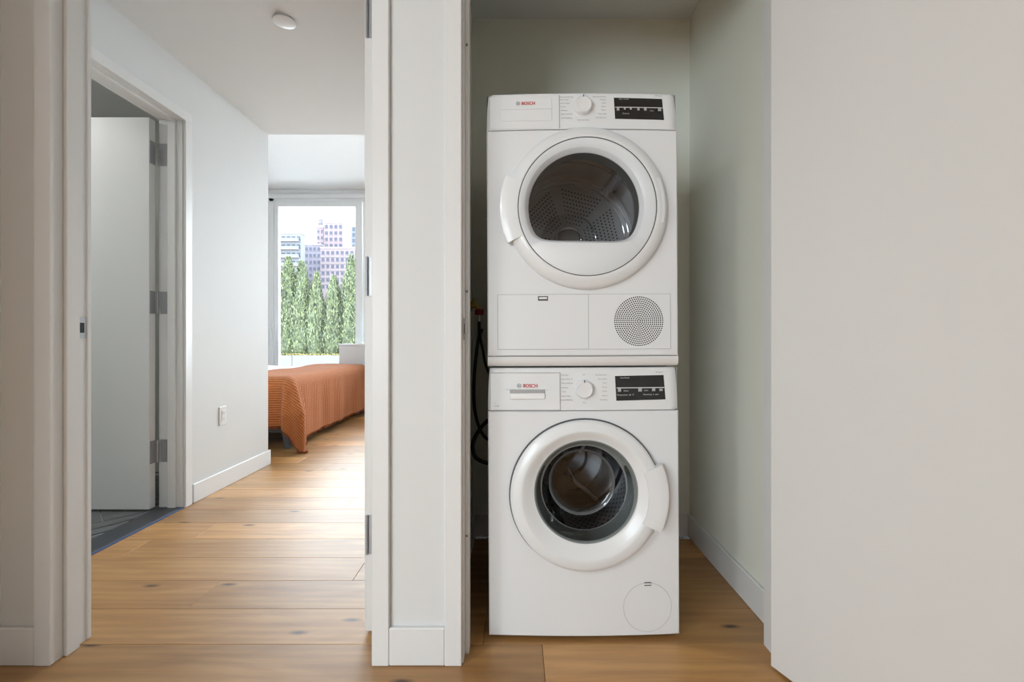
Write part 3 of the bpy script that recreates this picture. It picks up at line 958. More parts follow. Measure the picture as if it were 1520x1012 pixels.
# move the inner dish a little upwards with the bowl
me = wdoor.data
for vtx in me.vertices:
    x, z = vtx.co.x + wdl.x - wcx, vtx.co.z + wdl.z - wcz
    r = math.hypot(x, z)
    k = max(0.0, min(1.0, (0.21 - r) / 0.05))
    vtx.co.x += (bcx - wcx) * k
    vtx.co.z += (bcz - wcz) * k
on_door(sector_handle('door_handle', washer, wcx, wcz, 0.190, 0.2535, math.radians(-25.5), math.radians(23), Y0, Y0 - 0.0300, Y0 - 0.0345, 'white_plastic'))
on_door(lathe('bowl_rim', [(0.1612, -0.008), (0.1600, -0.0115), (0.1570, -0.0105), (0.1500, 0.010), (0.1400, 0.030), (0.1360, 0.0345), (0.1340, 0.034)], bcx, bcz, 'rubber_grey', washer, y0=Y0))
on_door(lathe('glass_bowl', [(0.1560, -0.0040), (0.1440, 0.020), (0.1270, 0.055), (0.1080, 0.085), (0.0960, 0.093), (0.0800, 0.0935), (0.0600, 0.090), (0.0400, 0.0885), (0.0200, 0.088), (0.0010, 0.088)],
              bcx, bcz + 0.002, 'washer_bowl_glass', washer, y0=Y0, cap=True))
on_door(lathe('bowl_edge', [(0.1085, 0.0835), (0.1080, 0.0880), (0.1035, 0.0915), (0.1000, 0.0905), (0.1030, 0.0860), (0.1085, 0.0835)], bcx, bcz + 0.002, 'bowl_edge_glass', washer, y0=Y0))
# tub opening gasket and drum
lathe('tub_gasket', [(0.215, 0.035), (0.205, 0.05), (0.175, 0.055), (0.165, 0.07), (0.172, 0.095), (0.190, 0.105)], wcx, wcz, 'rubber_black', washer, y0=0)
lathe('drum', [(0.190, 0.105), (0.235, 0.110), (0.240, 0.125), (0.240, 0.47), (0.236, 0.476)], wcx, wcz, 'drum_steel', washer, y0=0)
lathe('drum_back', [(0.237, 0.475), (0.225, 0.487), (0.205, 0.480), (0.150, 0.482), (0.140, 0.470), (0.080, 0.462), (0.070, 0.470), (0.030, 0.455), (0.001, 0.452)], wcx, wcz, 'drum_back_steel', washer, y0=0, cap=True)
for q in range(3):                      # pressed ribs on the back of the drum
    a = 2 * PI * q / 3 + 0.9
    v, f = tube_d(smooth_path([(wcx + rr * math.cos(a + tw_), 0.470 if rr > 0.1 else 0.458, wcz + rr * math.sin(a + tw_)) for rr, tw_ in ((0.05, -0.5), (0.10, -0.15), (0.16, 0.1), (0.215, 0.2))], 6), 0.009, 8)
    build('drum_rib', v, f, 'drum_edge', washer, local=True, smooth=True)
items = []
for j in range(14):
    for i in range(60):
        a = 2 * PI * (i + 0.5 * (j % 2)) / 60
        if (a % (2 * PI / 3)) < 0.5: continue
        items.append(((wcx + 0.2393 * math.cos(a), 0.14 + j * 0.023, wcz + 0.2393 * math.sin(a)), (-math.cos(a), 0, -math.sin(a)), 0.0042))
v, f = discs(items)
tag(build('drum_perforation', v, f, 'hole_black', washer, local=True), kind='stuff')
for q in range(3):
    a = 2 * PI * q / 3 + 0.25
    ca, sa = math.cos(a), math.sin(a)
    tx, tz = -sa, ca
    V = []
    for (yy, h, wd) in ((0.13, 0.004, 0.035), (0.18, 0.05, 0.030), (0.40, 0.06, 0.024), (0.46, 0.01, 0.028)):
        for (t, rr) in ((-wd, 0.238), (-wd * 0.45, 0.238 - h * 0.9), (0, 0.238 - h), (wd * 0.45, 0.238 - h * 0.9), (wd, 0.238)):
            V.append((wcx + ca * rr + tx * t, yy, wcz + sa * rr + tz * t))
    Fc = [[j * 5 + i, j * 5 + i + 1, (j + 1) * 5 + i + 1, (j + 1) * 5 + i] for j in range(3) for i in range(4)]
    build('drum_paddle', V, Fc, 'drum_edge', washer, local=True, smooth=True)
# service flap
fx, fz = L(960.5, 900)
def ring_on(name, parent, cx, cz, r, m, surf, wdt=0.0008, lift=0.0005, n=72):
    V, Fc = [], []
    for i in range(n):
        a = 2 * PI * i / n
        for (rr, l) in ((r + wdt, -0.0004), (r, lift), (r - wdt, -0.0004)):
            x, z = cx + rr * math.cos(a), cz + rr * math.sin(a)
            V.append((x, surf(x, z) - l, z))
    for i in range(n):
        i2 = (i + 1) % n
        for k in (0, 1):
            Fc.append([i * 3 + k, i2 * 3 + k, i2 * 3 + k + 1, i * 3 + k + 1])
    return build(name, V, Fc, m, parent, local=True)
V = [(fx, fz)] + [(fx + 0.0752 * math.cos(2 * PI * i / 64), fz + 0.0752 * math.sin(2 * PI * i / 64)) for i in range(64)]
drape('service_flap', V, [[0, i + 1, (i + 1) % 64 + 1] for i in range(64)], 'enamel', washer, lift=0.0007)
ring_on('flap_groove_shade', washer, fx, fz, 0.0758, 'pale_print', front, lift=0.0012)  # greyer ring paints the shade of the groove round the flap
rects(washer, [(955.5, 862.6, 966, 864.2), (955.5, 866.8, 966, 868.2)], front, 0, 'seam_dark', 'flap_latch', lift=0.0012)

# ---------- dryer
dzb = L(866, 544)[1]
dryer = empty('tumble_dryer', (washer.location.x - LEAN * dzb, MY, dzb), 'white tumble dryer stacked on top, with flat bottomed round window and vent grille', 'dryer')
dryer.rotation_euler = (0, -LEAN, 0)
def LD(px, py):
    x, z = L(px, py)
    return x, z - dzb
D_TOP = LD(866, 138)[1]
DSEAM = LD(866, 193.5)[1]
PL = LD(866, 528)[1]
cab = body(dryer, 0.002, D_TOP - 0.002)
# plinth strip with rounded underside
prof = [(0.03, 0.001), (0.012, 0.002), (0.004, 0.006), (0.0, 0.014), (-0.001, PL - 0.003), (0.0, PL - 0.0015), (0.02, PL - 0.0015)]
V, Fc = [], []
nx = 24
for (py, pz) in prof:
    for i in range(nx + 1):
        x = -HW + 2 * HW * i / nx
        V.append((x, front(x) + py, pz))
for j in range(len(prof) - 1):
    for i in range(nx):
        a = j * (nx + 1) + i
        Fc.append([a, a + 1, a + nx + 2, a + nx + 1])
build('plinth', V, Fc, 'offwhite_plastic', dryer, local=True, smooth=True)
dcx, dcz = LD(869, 311.5)
front_panel('front_panel', -HW, HW, PL + 0.0005, DSEAM - 0.0008, dcx, dcz, 0.205, 'enamel', dryer)
dsf = fascia(dryer, DSEAM + 0.0008, D_TOP)
box('seam', -HW + 0.006, HW - 0.006, 0.006, 0.02, DSEAM - 0.004, DSEAM + 0.004, 'seam_dark', dryer, local=True)
box('seam', -HW + 0.004, HW - 0.004, 0.004, 0.02, PL - 0.003, PL + 0.003, 'seam_dark', dryer, local=True)
# container drawer on the left of the control panel
ax, az1 = LD(727, 143.5); bx, az0 = LD(829.8, 192)
rects(dryer, [(829.4, 143, 830.6, 192.5)], dsf, dzb, 'seam_grey', 'drawer_gap', lift=0.0012)
ctn = slab('container_drawer', ax, bx - 0.0004, az0 + 0.0008, az1, 0.0010, 'white_plastic', dryer, surf=dsf, nx=16, cham=0.0008)
cl0 = Vector(ctn.location)
x0, z1 = LD(743.5, 146.5); x1, z0 = LD(819, 181); zm = LD(780, 163.5)[1]
def csurf(x, z): return dsf(x, z) - 0.0010
for (a, b) in ((z0, zm - 0.0004), (zm + 0.0004, z1)):
    g = slab('drawer_grip', x0, x1, a, b, 0.0010, 'white_plastic', dryer, surf=csurf, nx=12, cham=0.0009)
    g.parent = ctn
    g.location = Vector(g.location) - cl0
logo(dryer, 766, 154.6, lambda x, z: csurf(x, z) - 0.0016, 0.93, dzb)
words(dryer, [('Normal (Cottons)', 830.8, 145.5, 'LEFT'), ('Perm Press', 831, 149.7, 'LEFT'), ('Active Wear', 831.5, 155, 'LEFT'), ('Towels', 831.5, 160.3, 'LEFT'), ('Delicates', 832, 165.7, 'LEFT'),
              ('Super Quick 30', 832, 171.2, 'LEFT'), ('Jumbo/Bedding', 832.5, 177, 'LEFT'), ('Time Dry Warm', 865, 180.2, 'CENTER'),
              ('Mixed Load (Eco)', 898.5, 145.2, 'RIGHT'), ('Sanitary', 898.5, 149.8, 'RIGHT'), ('Wool', 898.5, 154.8, 'RIGHT'), ('Shirts', 898.5, 160, 'RIGHT'), ('Down', 898.5, 165.3, 'RIGHT'), ('Time Cold', 899, 171, 'RIGHT'), ('Time Dry Low', 899, 176.8, 'RIGHT'),
              ('500 Series', 983, 143, 'RIGHT')], dsf, dzb, 0.0056)
knob(dryer, 864.5, 160, dsf, dzb)
display(dryer, [(910.5, 147), (982.5, 147.8), (985.2, 179.3), (912.2, 178.5)], dsf, dzb)
def qsurf(x, z): return dsf(x, z) - 0.0012
rects(dryer, [(912.2, 160.8, 984, 162.0)], qsurf, dzb, 'display_print', 'display_line')
rects(dryer, [(914.5, 162, 918.5, 166.5), (925, 162, 928, 165), (934, 162, 937, 165), (945, 162, 948.5, 166), (955, 162, 959, 166), (976, 162, 981, 166.5)], qsurf, dzb, 'seam_grey', 'display_keys')
words(dryer, [('Dry \u2022 h min', 918, 149, 'LEFT'), ('Start', 964, 166, 'LEFT'), ('Dryness', 923, 170.6, 'LEFT')], qsurf, dzb, 0.0064, 'display_print', 'display_text')

# dryer door
lathe('door_gap_ring', [(0.2130, -0.020), (0.2124, -0.0306), (0.2100, -0.0306), (0.2096, -0.020)], dcx, dcz, 'seam_dark', dryer, y0=Y0)
ddoor = lathe('door', [(0.2500, 0.006), (0.2508, -0.006), (0.2490, -0.0125), (0.2440, -0.0180), (0.2340, -0.0240), (0.2240, -0.0285), (0.2150, -0.0312), (0.2128, -0.0308), (0.2126, -0.020)], dcx, dcz, 'white_plastic', dryer, y0=Y0)
ddl = Vector(ddoor.location)
def on_ddoor(o):
    o.parent = ddoor
    o.location = Vector(o.location) - ddl
    return o
FLAT = (360 - 311.5) / PXM
def win_r(scale_r, a):
    """window outline: a circle cut by a gently rounded flat bottom; scale_r = 1 is the rim of the glass"""
    s = math.sin(a)
    off = -0.0085
    R = off * math.cos(a) + math.sqrt(0.1715 ** 2 - (off * s) ** 2)
    if s < -0.02:
        d = (FLAT + 0.002 * math.cos(a)) / -s
        p = 11
        R = (R ** -p + d ** -p) ** (-1 / p)
    return R
def ring_r(r, a):
    # r >= 2: plain radius (r - 2); r < 2: multiple of the window outline
    return (r - 2) if r >= 2 else win_r(1, a) * r
on_ddoor(lathe('inner_ring', [(2.2098, -0.018), (2.2098, -0.0300), (2.2085, -0.0308), (1.075, -0.0270), (1.055, -0.0245), (1.0, -0.0130), (0.992, -0.0110)], dcx, dcz, 'chin_plastic', dryer, y0=Y0, seg=160, rfun=ring_r))
on_ddoor(lathe('window_rim', [(0.996, -0.0112), (0.985, 0.004), (0.985, 0.040), (1.1, 0.045)], dcx, dcz, 'rubber_grey', dryer, y0=Y0, seg=160, rfun=ring_r))
on_ddoor(lathe('window_glass', [(1.0, -0.0125), (0.8, -0.0155), (0.5, -0.018), (0.2, -0.019), (0.01, -0.0192)], dcx, dcz, 'dryer_inner_glass', dryer, y0=Y0, seg=160, rfun=ring_r))
on_ddoor(lathe('clear_cover', [(0.2096, -0.0318), (0.2, -0.0328), (0.15, -0.0340), (0.1, -0.0350), (0.05, -0.0356), (0.001, -0.0358)], dcx, dcz, 'dryer_cover_glass', dryer, y0=Y0, cap=True))
on_ddoor(sector_handle('door_handle', dryer, dcx, dcz, 0.2140, 0.2695, math.radians(180 - 21.5), math.radians(180 + 24), Y0, Y0 - 0.0310, Y0 - 0.0270, 'white_plastic'))
on_ddoor(sector_handle('hinge_cover', dryer, dcx, dcz, 0.2300, 0.2480, math.radians(-12), math.radians(22), Y0, Y0 - 0.0270, Y0 - 0.0200, 'white_plastic'))
# drum inside
lathe('drum_mouth', [(0.205, 0.035), (0.210, 0.055), (0.225, 0.065), (0.272, 0.068)], dcx, dcz, 'rubber_grey', dryer, y0=0)
lathe('drum', [(0.262, 0.066), (0.275, 0.075), (0.275, 0.47), (0.268, 0.478), (0.255, 0.478), (0.250, 0.470), (0.235, 0.470), (0.228, 0.482), (0.120, 0.486), (0.110, 0.478), (0.060, 0.476), (0.052, 0.484), (0.046, 0.470), (0.042, 0.455), (0.030, 0.450), (0.001, 0.450)],
      dcx, dcz, 'dryer_drum', dryer, y0=0, cap=True)
items = []
for sct in range(6):
    a0 = sct * PI / 3 + 0.25
    for i in range(-7, 8):
        for j in range(0, 9):
            x, z = (i + 0.5 * (j % 2)) * 0.0135, 0.074 + j * 0.0155
            a, r = math.atan2(x, z), math.hypot(x, z)
            if abs(a) > 0.43 or not (0.070 < r < 0.222) or 0.104 < r < 0.125 and False:
                continue
            q = a0 + a
            items.append(((dcx + r * math.cos(q), 0.4735, dcz + r * math.sin(q)), (0, -1, 0), 0.0036))
v, f = discs(items)
tag(build('drum_perforation', v, f, 'hole_black', dryer, local=True), kind='stuff')
for rr, yy, th_ in ((0.250, 0.470, 0.0035), (0.232, 0.470, 0.003), (0.114, 0.474, 0.0025), (0.052, 0.470, 0.003), (0.274, 0.20, 0.003), (0.274, 0.33, 0.003)):
    v, f = tube_d([(dcx + rr * math.cos(2 * PI * i / 64), yy, dcz + rr * math.sin(2 * PI * i / 64)) for i in range(65)], th_, 8, caps=False)
    build('drum_rib', v, f, 'drum_edge', dryer, local=True, smooth=True)
for q in range(3):
    a = 2 * PI * q / 3 + 0.9
    ca, sa = math.cos(a), math.sin(a)
    tx, tz = -sa, ca
    V = []
    for (yy, h, wd) in ((0.10, 0.004, 0.04), (0.16, 0.055, 0.034), (0.40, 0.062, 0.028), (0.465, 0.01, 0.03)):
        for (t, rr) in ((-wd, 0.273), (-wd * 0.45, 0.273 - h * 0.9), (0, 0.273 - h), (wd * 0.45, 0.273 - h * 0.9), (wd, 0.273)):
            V.append((dcx + ca * rr + tx * t, yy, dcz + sa * rr + tz * t))
    Fc = [[j * 5 + i, j * 5 + i + 1, (j + 1) * 5 + i + 1, (j + 1) * 5 + i] for j in range(3) for i in range(4)]
    build('drum_paddle', V, Fc, 'drum_edge', dryer, local=True, smooth=True)
# lower service panel: door, grille plate, latch, perforated vent
gx0, gz1 = LD(738.8, 437); gx1, gz0 = LD(995, 518); gm = LD(873, 480)[0]
rects(dryer, [(738.4, 436.6, 995.4, 518.4)], front, dzb, 'seam_grey', 'panel_gap', lift=0.0008)
slab('service_door', gx0 + 0.0004, gm - 0.0004, gz0 + 0.0004, gz1 - 0.0004, 0.0019, 'enamel', dryer, nx=14, cham=0.0009)
# right plate with the vent cut out and holes round the vent centre
vx, vz = LD(947.3, 477.2)
VR = 0.0785
ang = sorted([2 * PI * i / 96 for i in range(96)] + [math.atan2(z - vz, x - vx) % (2 * PI) for x in (gm + 0.0004, gx1 - 0.0004) for z in (gz0 + 0.0004, gz1 - 0.0004)])
V, Fc = [], []
n = len(ang)
for t in range(7):
    for a in ang:
        c, s = math.cos(a), math.sin(a)
        kx = ((gx1 - 0.0004 - vx) if c > 0 else (gm + 0.0004 - vx)) / c if abs(c) > 1e-9 else 9
        kz = ((gz1 - 0.0004 - vz) if s > 0 else (gz0 + 0.0004 - vz)) / s if abs(s) > 1e-9 else 9
        ro = min(kx, kz)
        r = VR + (ro - VR) * min(t, 5) / 5
        x, z = vx + r * c, vz + r * s
        V.append((x, front(x) - (0.0019 if t < 6 else -0.003), z))
for j in range(6):
    for i in range(n):
        i2 = (i + 1) % n
        Fc.append([j * n + i, j * n + i2, (j + 1) * n + i2, (j + 1) * n + i])
build('grille_plate', V, Fc, 'enamel', dryer, local=True)
# the vent: rings of cells, each cell with a real hole
V, Fc = [], []
NR = 12
dr = VR / (NR + 0.35)
rings = [(0.0, dr * 0.35, 1)] + [(dr * (k - 0.65), dr * (k + 0.35), 6 * k) for k in range(1, NR + 1)]
holes = []
def vsurf(x, z): return front(x, z) - 0.0019
for (ra, rb, cnt) in rings:
    rm = (ra + rb) / 2
    hr = dr * 0.36
    if cnt == 1:
        b = len(V)
        for i in range(12):
            a = 2 * PI * i / 12
            for r in (hr * 0.5, rb):
                V.append((vx + r * math.cos(a), vz + r * math.sin(a)))
        for i in range(12):
            i2 = (i + 1) % 12
            Fc.append([b + 2 * i, b + 2 * i2, b + 2 * i2 + 1, b + 2 * i + 1])
        continue
    for c in range(cnt):
        a0, a1 = 2 * PI * c / cnt, 2 * PI * (c + 1) / cnt
        am = (a0 + a1) / 2
        outer = [(ra, a0), (ra, am), (ra, a1), (rm, a1), (rb, a1), (rb, am), (rb, a0), (rm, a0)]
        pts = [(r * math.cos(a), r * math.sin(a)) for r, a in outer]
        cxh, czh = rm * math.cos(am), rm * math.sin(am)
        b = len(V)
        for (x, z) in pts:
            V.append((vx + x, vz + z))
        for (x, z) in pts:
            d = math.hypot(x - cxh, z - czh)
            V.append((vx + cxh + (x - cxh) / d * hr, vz + czh + (z - czh) / d * hr))
        for i in range(8):
            i2 = (i + 1) % 8
            Fc.append([b + i, b + i2, b + 8 + i2, b + 8 + i])
tag(drape('vent_grille', V, Fc, 'enamel', dryer, surf=vsurf, lift=0.0), 'round white vent pierced with rings of small holes', kind='stuff')
V = [(vx, vz)] + [(vx + VR * math.cos(2 * PI * i / 64), vz + VR * math.sin(2 * PI * i / 64)) for i in range(64)]
drape('vent_backing', V, [[0, i + 1, (i + 1) % 64 + 1] for i in range(64)], 'hole_black', dryer, lift=0.0011)
rects(dryer, [(798.3, 439.6, 813.2, 446.4)], front, dzb, 'seam_dark', 'latch_recess', lift=0.0024)
rects(dryer, [(800.0, 441.2, 811.6, 443.8)], front, dzb, 'chin_plastic', 'latch', lift=0.0030)

# ------------------------------------------------------------------ plumbing behind the machines
VX, VY, VZ = -0.166, 2.13, 1.075
valve = empty('water_valve', (VX, VY, VZ - 0.06), 'brass water valve with red handle on the closet wall', 'valve')
v, f = join([tube_d(smooth_path([(-0.204, VY, VZ + 0.010), (-0.185, VY, VZ + 0.012), (VX - 0.006, VY, VZ + 0.006), (VX + 0.003, VY, VZ - 0.012), (VX + 0.003, VY, VZ - 0.03)], 5), 0.0105, 14),
             cyl_d((-0.2045, VY, VZ + 0.010), (1, 0, 0), 0.024, 0.022, 0.006, 24), cyl_d((VX - 0.02, VY, VZ + 0.01), (0, 0, 1), 0.012, 0.008, 0.035, 14)])
build('valve_body', v, f, 'brass', valve, smooth=True)
V, Fc = [], []
for i in range(24):                                  # lobed hand wheel
    a = 2 * PI * i / 24
    r = 0.0175 + 0.002 * math.cos(6 * a)
    for zz, k in ((-0.030, 0.85), (-0.026, 1), (-0.008, 1), (-0.004, 0.8)):
        V.append((VX + 0.003 + r * k * math.cos(a), VY - 0.001 + r * k * math.sin(a), VZ + zz))
for i in range(24):
    i2 = (i + 1) % 24
    for k in range(3):
        Fc.append([i * 4 + k, i2 * 4 + k, i2 * 4 + k + 1, i * 4 + k + 1])
Fc.append([i * 4 for i in range(24)][::-1]); Fc.append([i * 4 + 3 for i in range(24)])
build('valve_handle', V, Fc, 'valve_red', valve)
v, f = cyl_d((VX + 0.003, VY, VZ - 0.029), (0, 0, -1), 0.0085, 0.0085, 0.03, 16)
build('coupling', v, f, 'chrome', valve, smooth=True)
def hp(px, py, y): return ((px - CX) / F * y, y, EYE + (CY - py) / F * y)
hose1 = [(VX + 0.003, VY, VZ - 0.058), hp(711, 497, 2.125), hp(707, 525, 2.12), hp(704, 560, 2.12), hp(703.5, 595, 2.13), hp(707, 620, 2.14), hp(714, 640, 2.15), hp(724, 652, 2.16), hp(745, 660, 2.17)]
v, f = tube_d(smooth_path(hose1, 8), 0.0075, 10)
tag(build('water_hose', v, f, 'rubber_black', smooth=True), 'black hose hanging down from the red handled valve', 'hose')
hose2 = [hp(716, 488, 2.19), hp(713, 500, 2.185), hp(717, 520, 2.18), hp(722, 545, 2.18), hp(735, 570, 2.18)]
hose3 = [hp(745, 610, 2.10), hp(722, 626, 2.10), hp(709, 642, 2.10), hp(701.5, 660, 2.10), hp(705, 677, 2.10), hp(714, 684, 2.10), hp(724, 687, 2.10), hp(745, 690, 2.10)]
v, f = tube_d(smooth_path(hose2, 8), 0.006, 10)
tag(build('hanging_cable', v, f, 'rubber_black', smooth=True), 'thin black cable slanting down behind the dryer', 'cable')
v, f = tube_d(smooth_path(hose3, 8), 0.009, 10)
tag(build('drain_hose', v, f, 'rubber_black', smooth=True), 'thick black hose looping out beside the washer', 'hose')

# ------------------------------------------------------------------ small fixtures
oy = F * 1.845 / (CX - 330)
oz = EYE - (617 - CY) / F * oy
out = empty('power_outlet', (HALL_X, oy, oz - 0.06), 'white wall outlet low on the hall wall', 'outlet')
box('cover_plate', HALL_X, HALL_X + 0.006, oy - 0.036, oy + 0.036, oz - 0.059, oz + 0.059, 'white_plastic', out, bev=0.002)
soc = box('socket', HALL_X + 0.005, HALL_X + 0.0085, oy - 0.017, oy + 0.017, oz - 0.034, oz + 0.034, 'white_plastic', out, bev=0.001)
for dz in (-0.018, 0.018):
    for dy in (-0.006, 0.006):
        box('slot', HALL_X + 0.008, HALL_X + 0.0088, oy + dy - 0.001, oy + dy + 0.001, oz + dz - 0.004, oz + dz + 0.004, 'seam_dark', soc)
sy = F * (H_CEIL - EYE) / (CY - 30)
sxx = (422 - CX) / F * sy
cap = empty('ceiling_cover', (sxx, sy, H_CEIL - 0.012), 'round white cover plate on the hall ceiling', 'ceiling cover')
def zlathe(name, prof, cx, cy, m, parent, seg=48):
    V, Fc = [], []
    for (r, z) in prof:
        for i in range(seg):
            a = 2 * PI * i / seg
            V.append((cx + r * math.cos(a), cy + r * math.sin(a), z))
    for j in range(len(prof) - 1):
        for i in range(seg):
            Fc.append([j * seg + i, j * seg + (i + 1) % seg, (j + 1) * seg + (i + 1) % seg, (j + 1) * seg + i])
    Fc.append([(len(prof) - 1) * seg + i for i in range(seg)])
    return build(name, V, Fc, m, parent, smooth=True)
zlathe('collar', [(0.046, H_CEIL), (0.046, H_CEIL - 0.005), (0.040, H_CEIL - 0.006)], sxx, sy, 'offwhite_plastic', cap)
zlathe('cover_disc', [(0.050, H_CEIL - 0.006), (0.052, H_CEIL - 0.008), (0.0515, H_CEIL - 0.0105), (0.046, H_CEIL - 0.012), (0.01, H_CEIL - 0.0125)], sxx, sy, 'white_plastic', cap)
for (lx_, ly), where in ((LAMP, 'of the room in front of the closet'), (BATH_FILL, 'added out of view to brighten the bathroom')):
    lr = empty('ceiling_lamp', (lx_, ly, H_CEIL - 0.05), 'square white ceiling lamp ' + where, 'lamp', 'ceiling lamps')
    multibox('lamp_frame', [(lx_ - 0.30, lx_ + 0.30, ly - 0.30, ly - 0.27, H_CEIL - 0.045, H_CEIL), (lx_ - 0.30, lx_ + 0.30, ly + 0.27, ly + 0.30, H_CEIL - 0.045, H_CEIL),
                            (lx_ - 0.30, lx_ - 0.27, ly - 0.27, ly + 0.27, H_CEIL - 0.045, H_CEIL), (lx_ + 0.27, lx_ + 0.30, ly - 0.27, ly + 0.27, H_CEIL - 0.045, H_CEIL)], 'white_plastic', lr)
    box('diffuser', lx_ - 0.27, lx_ + 0.27, ly - 0.27, ly + 0.27, H_CEIL - 0.030, H_CEIL - 0.024, 'lamp_diffuser', lr)

# ------------------------------------------------------------------ bedroom: bed, bedding, cabinet
BX1, BY0, BY1 = -1.90, 3.99, 5.93        # foot end, near side, far side
BX0 = BX1 - 2.02
bed = empty('bed', ((BX0 + BX1) / 2, (BY0 + BY1) / 2, 0), 'low grey upholstered bed frame with dark tapered legs', 'bed')
multibox('bed_rail', [(BX0, BX1, BY0, BY0 + 0.05, 0.14, 0.30), (BX0, BX1, BY1 - 0.05, BY1, 0.14, 0.30), (BX1 - 0.05, BX1, BY0 + 0.05, BY1 - 0.05, 0.14, 0.30), (BX0, BX0 + 0.05, BY0 + 0.05, BY1 - 0.05, 0.14, 0.30)], 'bed_fabric_grey', bed, bev=0.008)
box('slat_base', BX0 + 0.05, BX1 - 0.05, BY0 + 0.05, BY1 - 0.05, 0.25, 0.29, 'bed_fabric_grey', bed)
def leg(x, y):
    V = []
    for (z, h) in ((0.0, 0.019), (0.14, 0.034), (0.15, 0.034)):
        V += [(x - h, y - h, z), (x + h, y - h, z), (x + h, y + h, z), (x - h, y + h, z)]
    Fc = [[3, 2, 1, 0], [8, 9, 10, 11]]
    for j in range(2):
        for i in range(4):
            Fc.append([j * 4 + i, j * 4 + (i + 1) % 4, (j + 1) * 4 + (i + 1) % 4, (j + 1) * 4 + i])
    build('leg', V, Fc, 'bed_fabric_grey', bed)
for x in (BX1 - 0.045, BX0 + 0.06):
    for y in (BY0 + 0.04, BY1 - 0.06):
        leg(x, y)
leg(-2.08, 5.27)
leg(-3.2, 4.96)
def cushion(name, x0, x1, y0, y1, z0, z1, m, rad, label, cat, sag=0.0):
    bm = bmesh.new()
    bmesh.ops.create_cube(bm, size=1)
    for v in bm.verts:
        v.co = Vector(((x0 + x1) / 2 + v.co.x * (x1 - x0), (y0 + y1) / 2 + v.co.y * (y1 - y0), (z0 + z1) / 2 + v.co.z * (z1 - z0)))
    bmesh.ops.bevel(bm, geom=list(bm.edges), offset=rad, segments=5, profile=0.5, affect='EDGES')
    v, f = bm_data(bm)
    return tag(build(name, v, f, m, smooth=True), label, cat)
TOPZ = 0.605
cushion('mattress', BX0 + 0.02, BX1 - 0.01, BY0 + 0.015, BY1 - 0.015, 0.29, TOPZ - 0.028, 'bed_linen', 0.06, 'white mattress on the grey bed frame', 'mattress')
def sheet(name, m, X0, X1, Y0, Y1, top, hang_foot, hang_near, hang_far, rad, nu, nv, label, cat, head_open=True, flare=0.05, seed=1, thick=0.008):
    """a cloth laid over the bed's foot end: flat on top, hanging at the foot and both sides, gathered at the corners"""
    rnd = random.Random(seed)
    us = [i / nu for i in range(nu + 1)]
    vs_ = [j / nv for j in range(nv + 1)]
    len_u = (X1 - X0) + hang_foot
    len_v = hang_near + (Y1 - Y0) + hang_far
    V, UV, Fc = [], [], []
    def fold(d):
        # distance past the edge -> (outward offset, drop) over a rounded rim
        q = rad * PI / 2
        if d <= 0: return 0.0, 0.0
        if d < q:
            a = d / rad
            return rad * math.sin(a), rad * (1 - math.cos(a))
        return rad, rad + (d - q)
    xe, yn, yf = X1 - rad, Y0 + rad, Y1 - rad
    for j in range(nv + 1):
        for i in range(nu + 1):
            u = X0 + us[i] * (len_u + rad * 0.57)
            v = Y0 - hang_near + vs_[j] * len_v
            a = max(0.0, u - xe)
            b = (yn - v) if v < yn else ((v - yf) if v > yf else 0.0)
            b = max(0.0, b)
            sgn = -1 if v < yn else 1
            if a > 0 and b > 0:
                r = math.hypot(a, b)
                ph = math.atan2(b, a)
                oo, dd = fold(r)
                gather = math.sin(2 * ph)
                fl_ = flare * gather * min(1, dd / 0.3) + 0.022 * math.sin(ph * 11) * min(1, dd / 0.25)
                ex = oo + fl_
                x, y, z = xe + ex * math.cos(ph), (yn if sgn < 0 else yf) + sgn * ex * math.sin(ph), top - dd
            elif a > 0:
                oo, dd = fold(a)
                wv = (0.010 * math.sin(v * 9.0 + 1.0) + 0.006 * math.sin(v * 23.0)) * min(1, dd / 0.3)
                x, y, z = xe + oo + wv, v, top - dd
            elif b > 0:
                oo, dd = fold(b)
                wv = (0.010 * math.sin(u * 11.0) + 0.005 * math.sin(u * 27.0 + 2)) * min(1, dd / 0.3)
                x, y, z = u, (yn if sgn < 0 else yf) + sgn * (oo + wv), top - dd
            else:
                x, y, z = u, v, top + 0.006 * math.sin(u * 7 + v * 3) + 0.004 * math.sin(v * 8)
            if z < 0.012:                       # the tips lie on the floor
                ex = 0.012 - z
                z = 0.012 + 0.004 * math.sin(ex * 90)
                x += ex * 0.35 if a > 0 else 0
                y += sgn * ex * 0.1 if b > 0 else 0
            V.append((x, y, z)); UV.append((us[i] * len_u, vs_[j] * len_v))
    n = nu + 1
    for j in range(nv):
        for i in range(nu):
            Fc.append([j * n + i, j * n + i + 1, (j + 1) * n + i + 1, (j + 1) * n + i])
    o = build(name, V, Fc, m, smooth=True, uvs=UV)
    md = o.modifiers.new('thickness', 'SOLIDIFY')
    md.thickness = thick
    md.offset = 1
    tag(o, label, cat)
    return o, V, n
duv, _, _ = sheet('duvet', 'bed_linen', BX0 + 0.25, BX1 - 0.03, BY0 - 0.002, BY1 + 0.002, TOPZ - 0.018, 0.10, 0.10, 0.10, 0.07, 60, 60, 'white duvet spread over the bed under the rust throw', 'duvet', thick=0.012)
thr, TV, TN = sheet('throw_blanket', 'rust_knit', -2.48, BX1 + 0.035, BY0 - 0.035, BY1 + 0.035, TOPZ + 0.006, 0.445, 0.375, 0.40, 0.085, 90, 170, 'rust orange knitted throw draped over the foot of the bed', 'blanket', flare=0.17, seed=4)
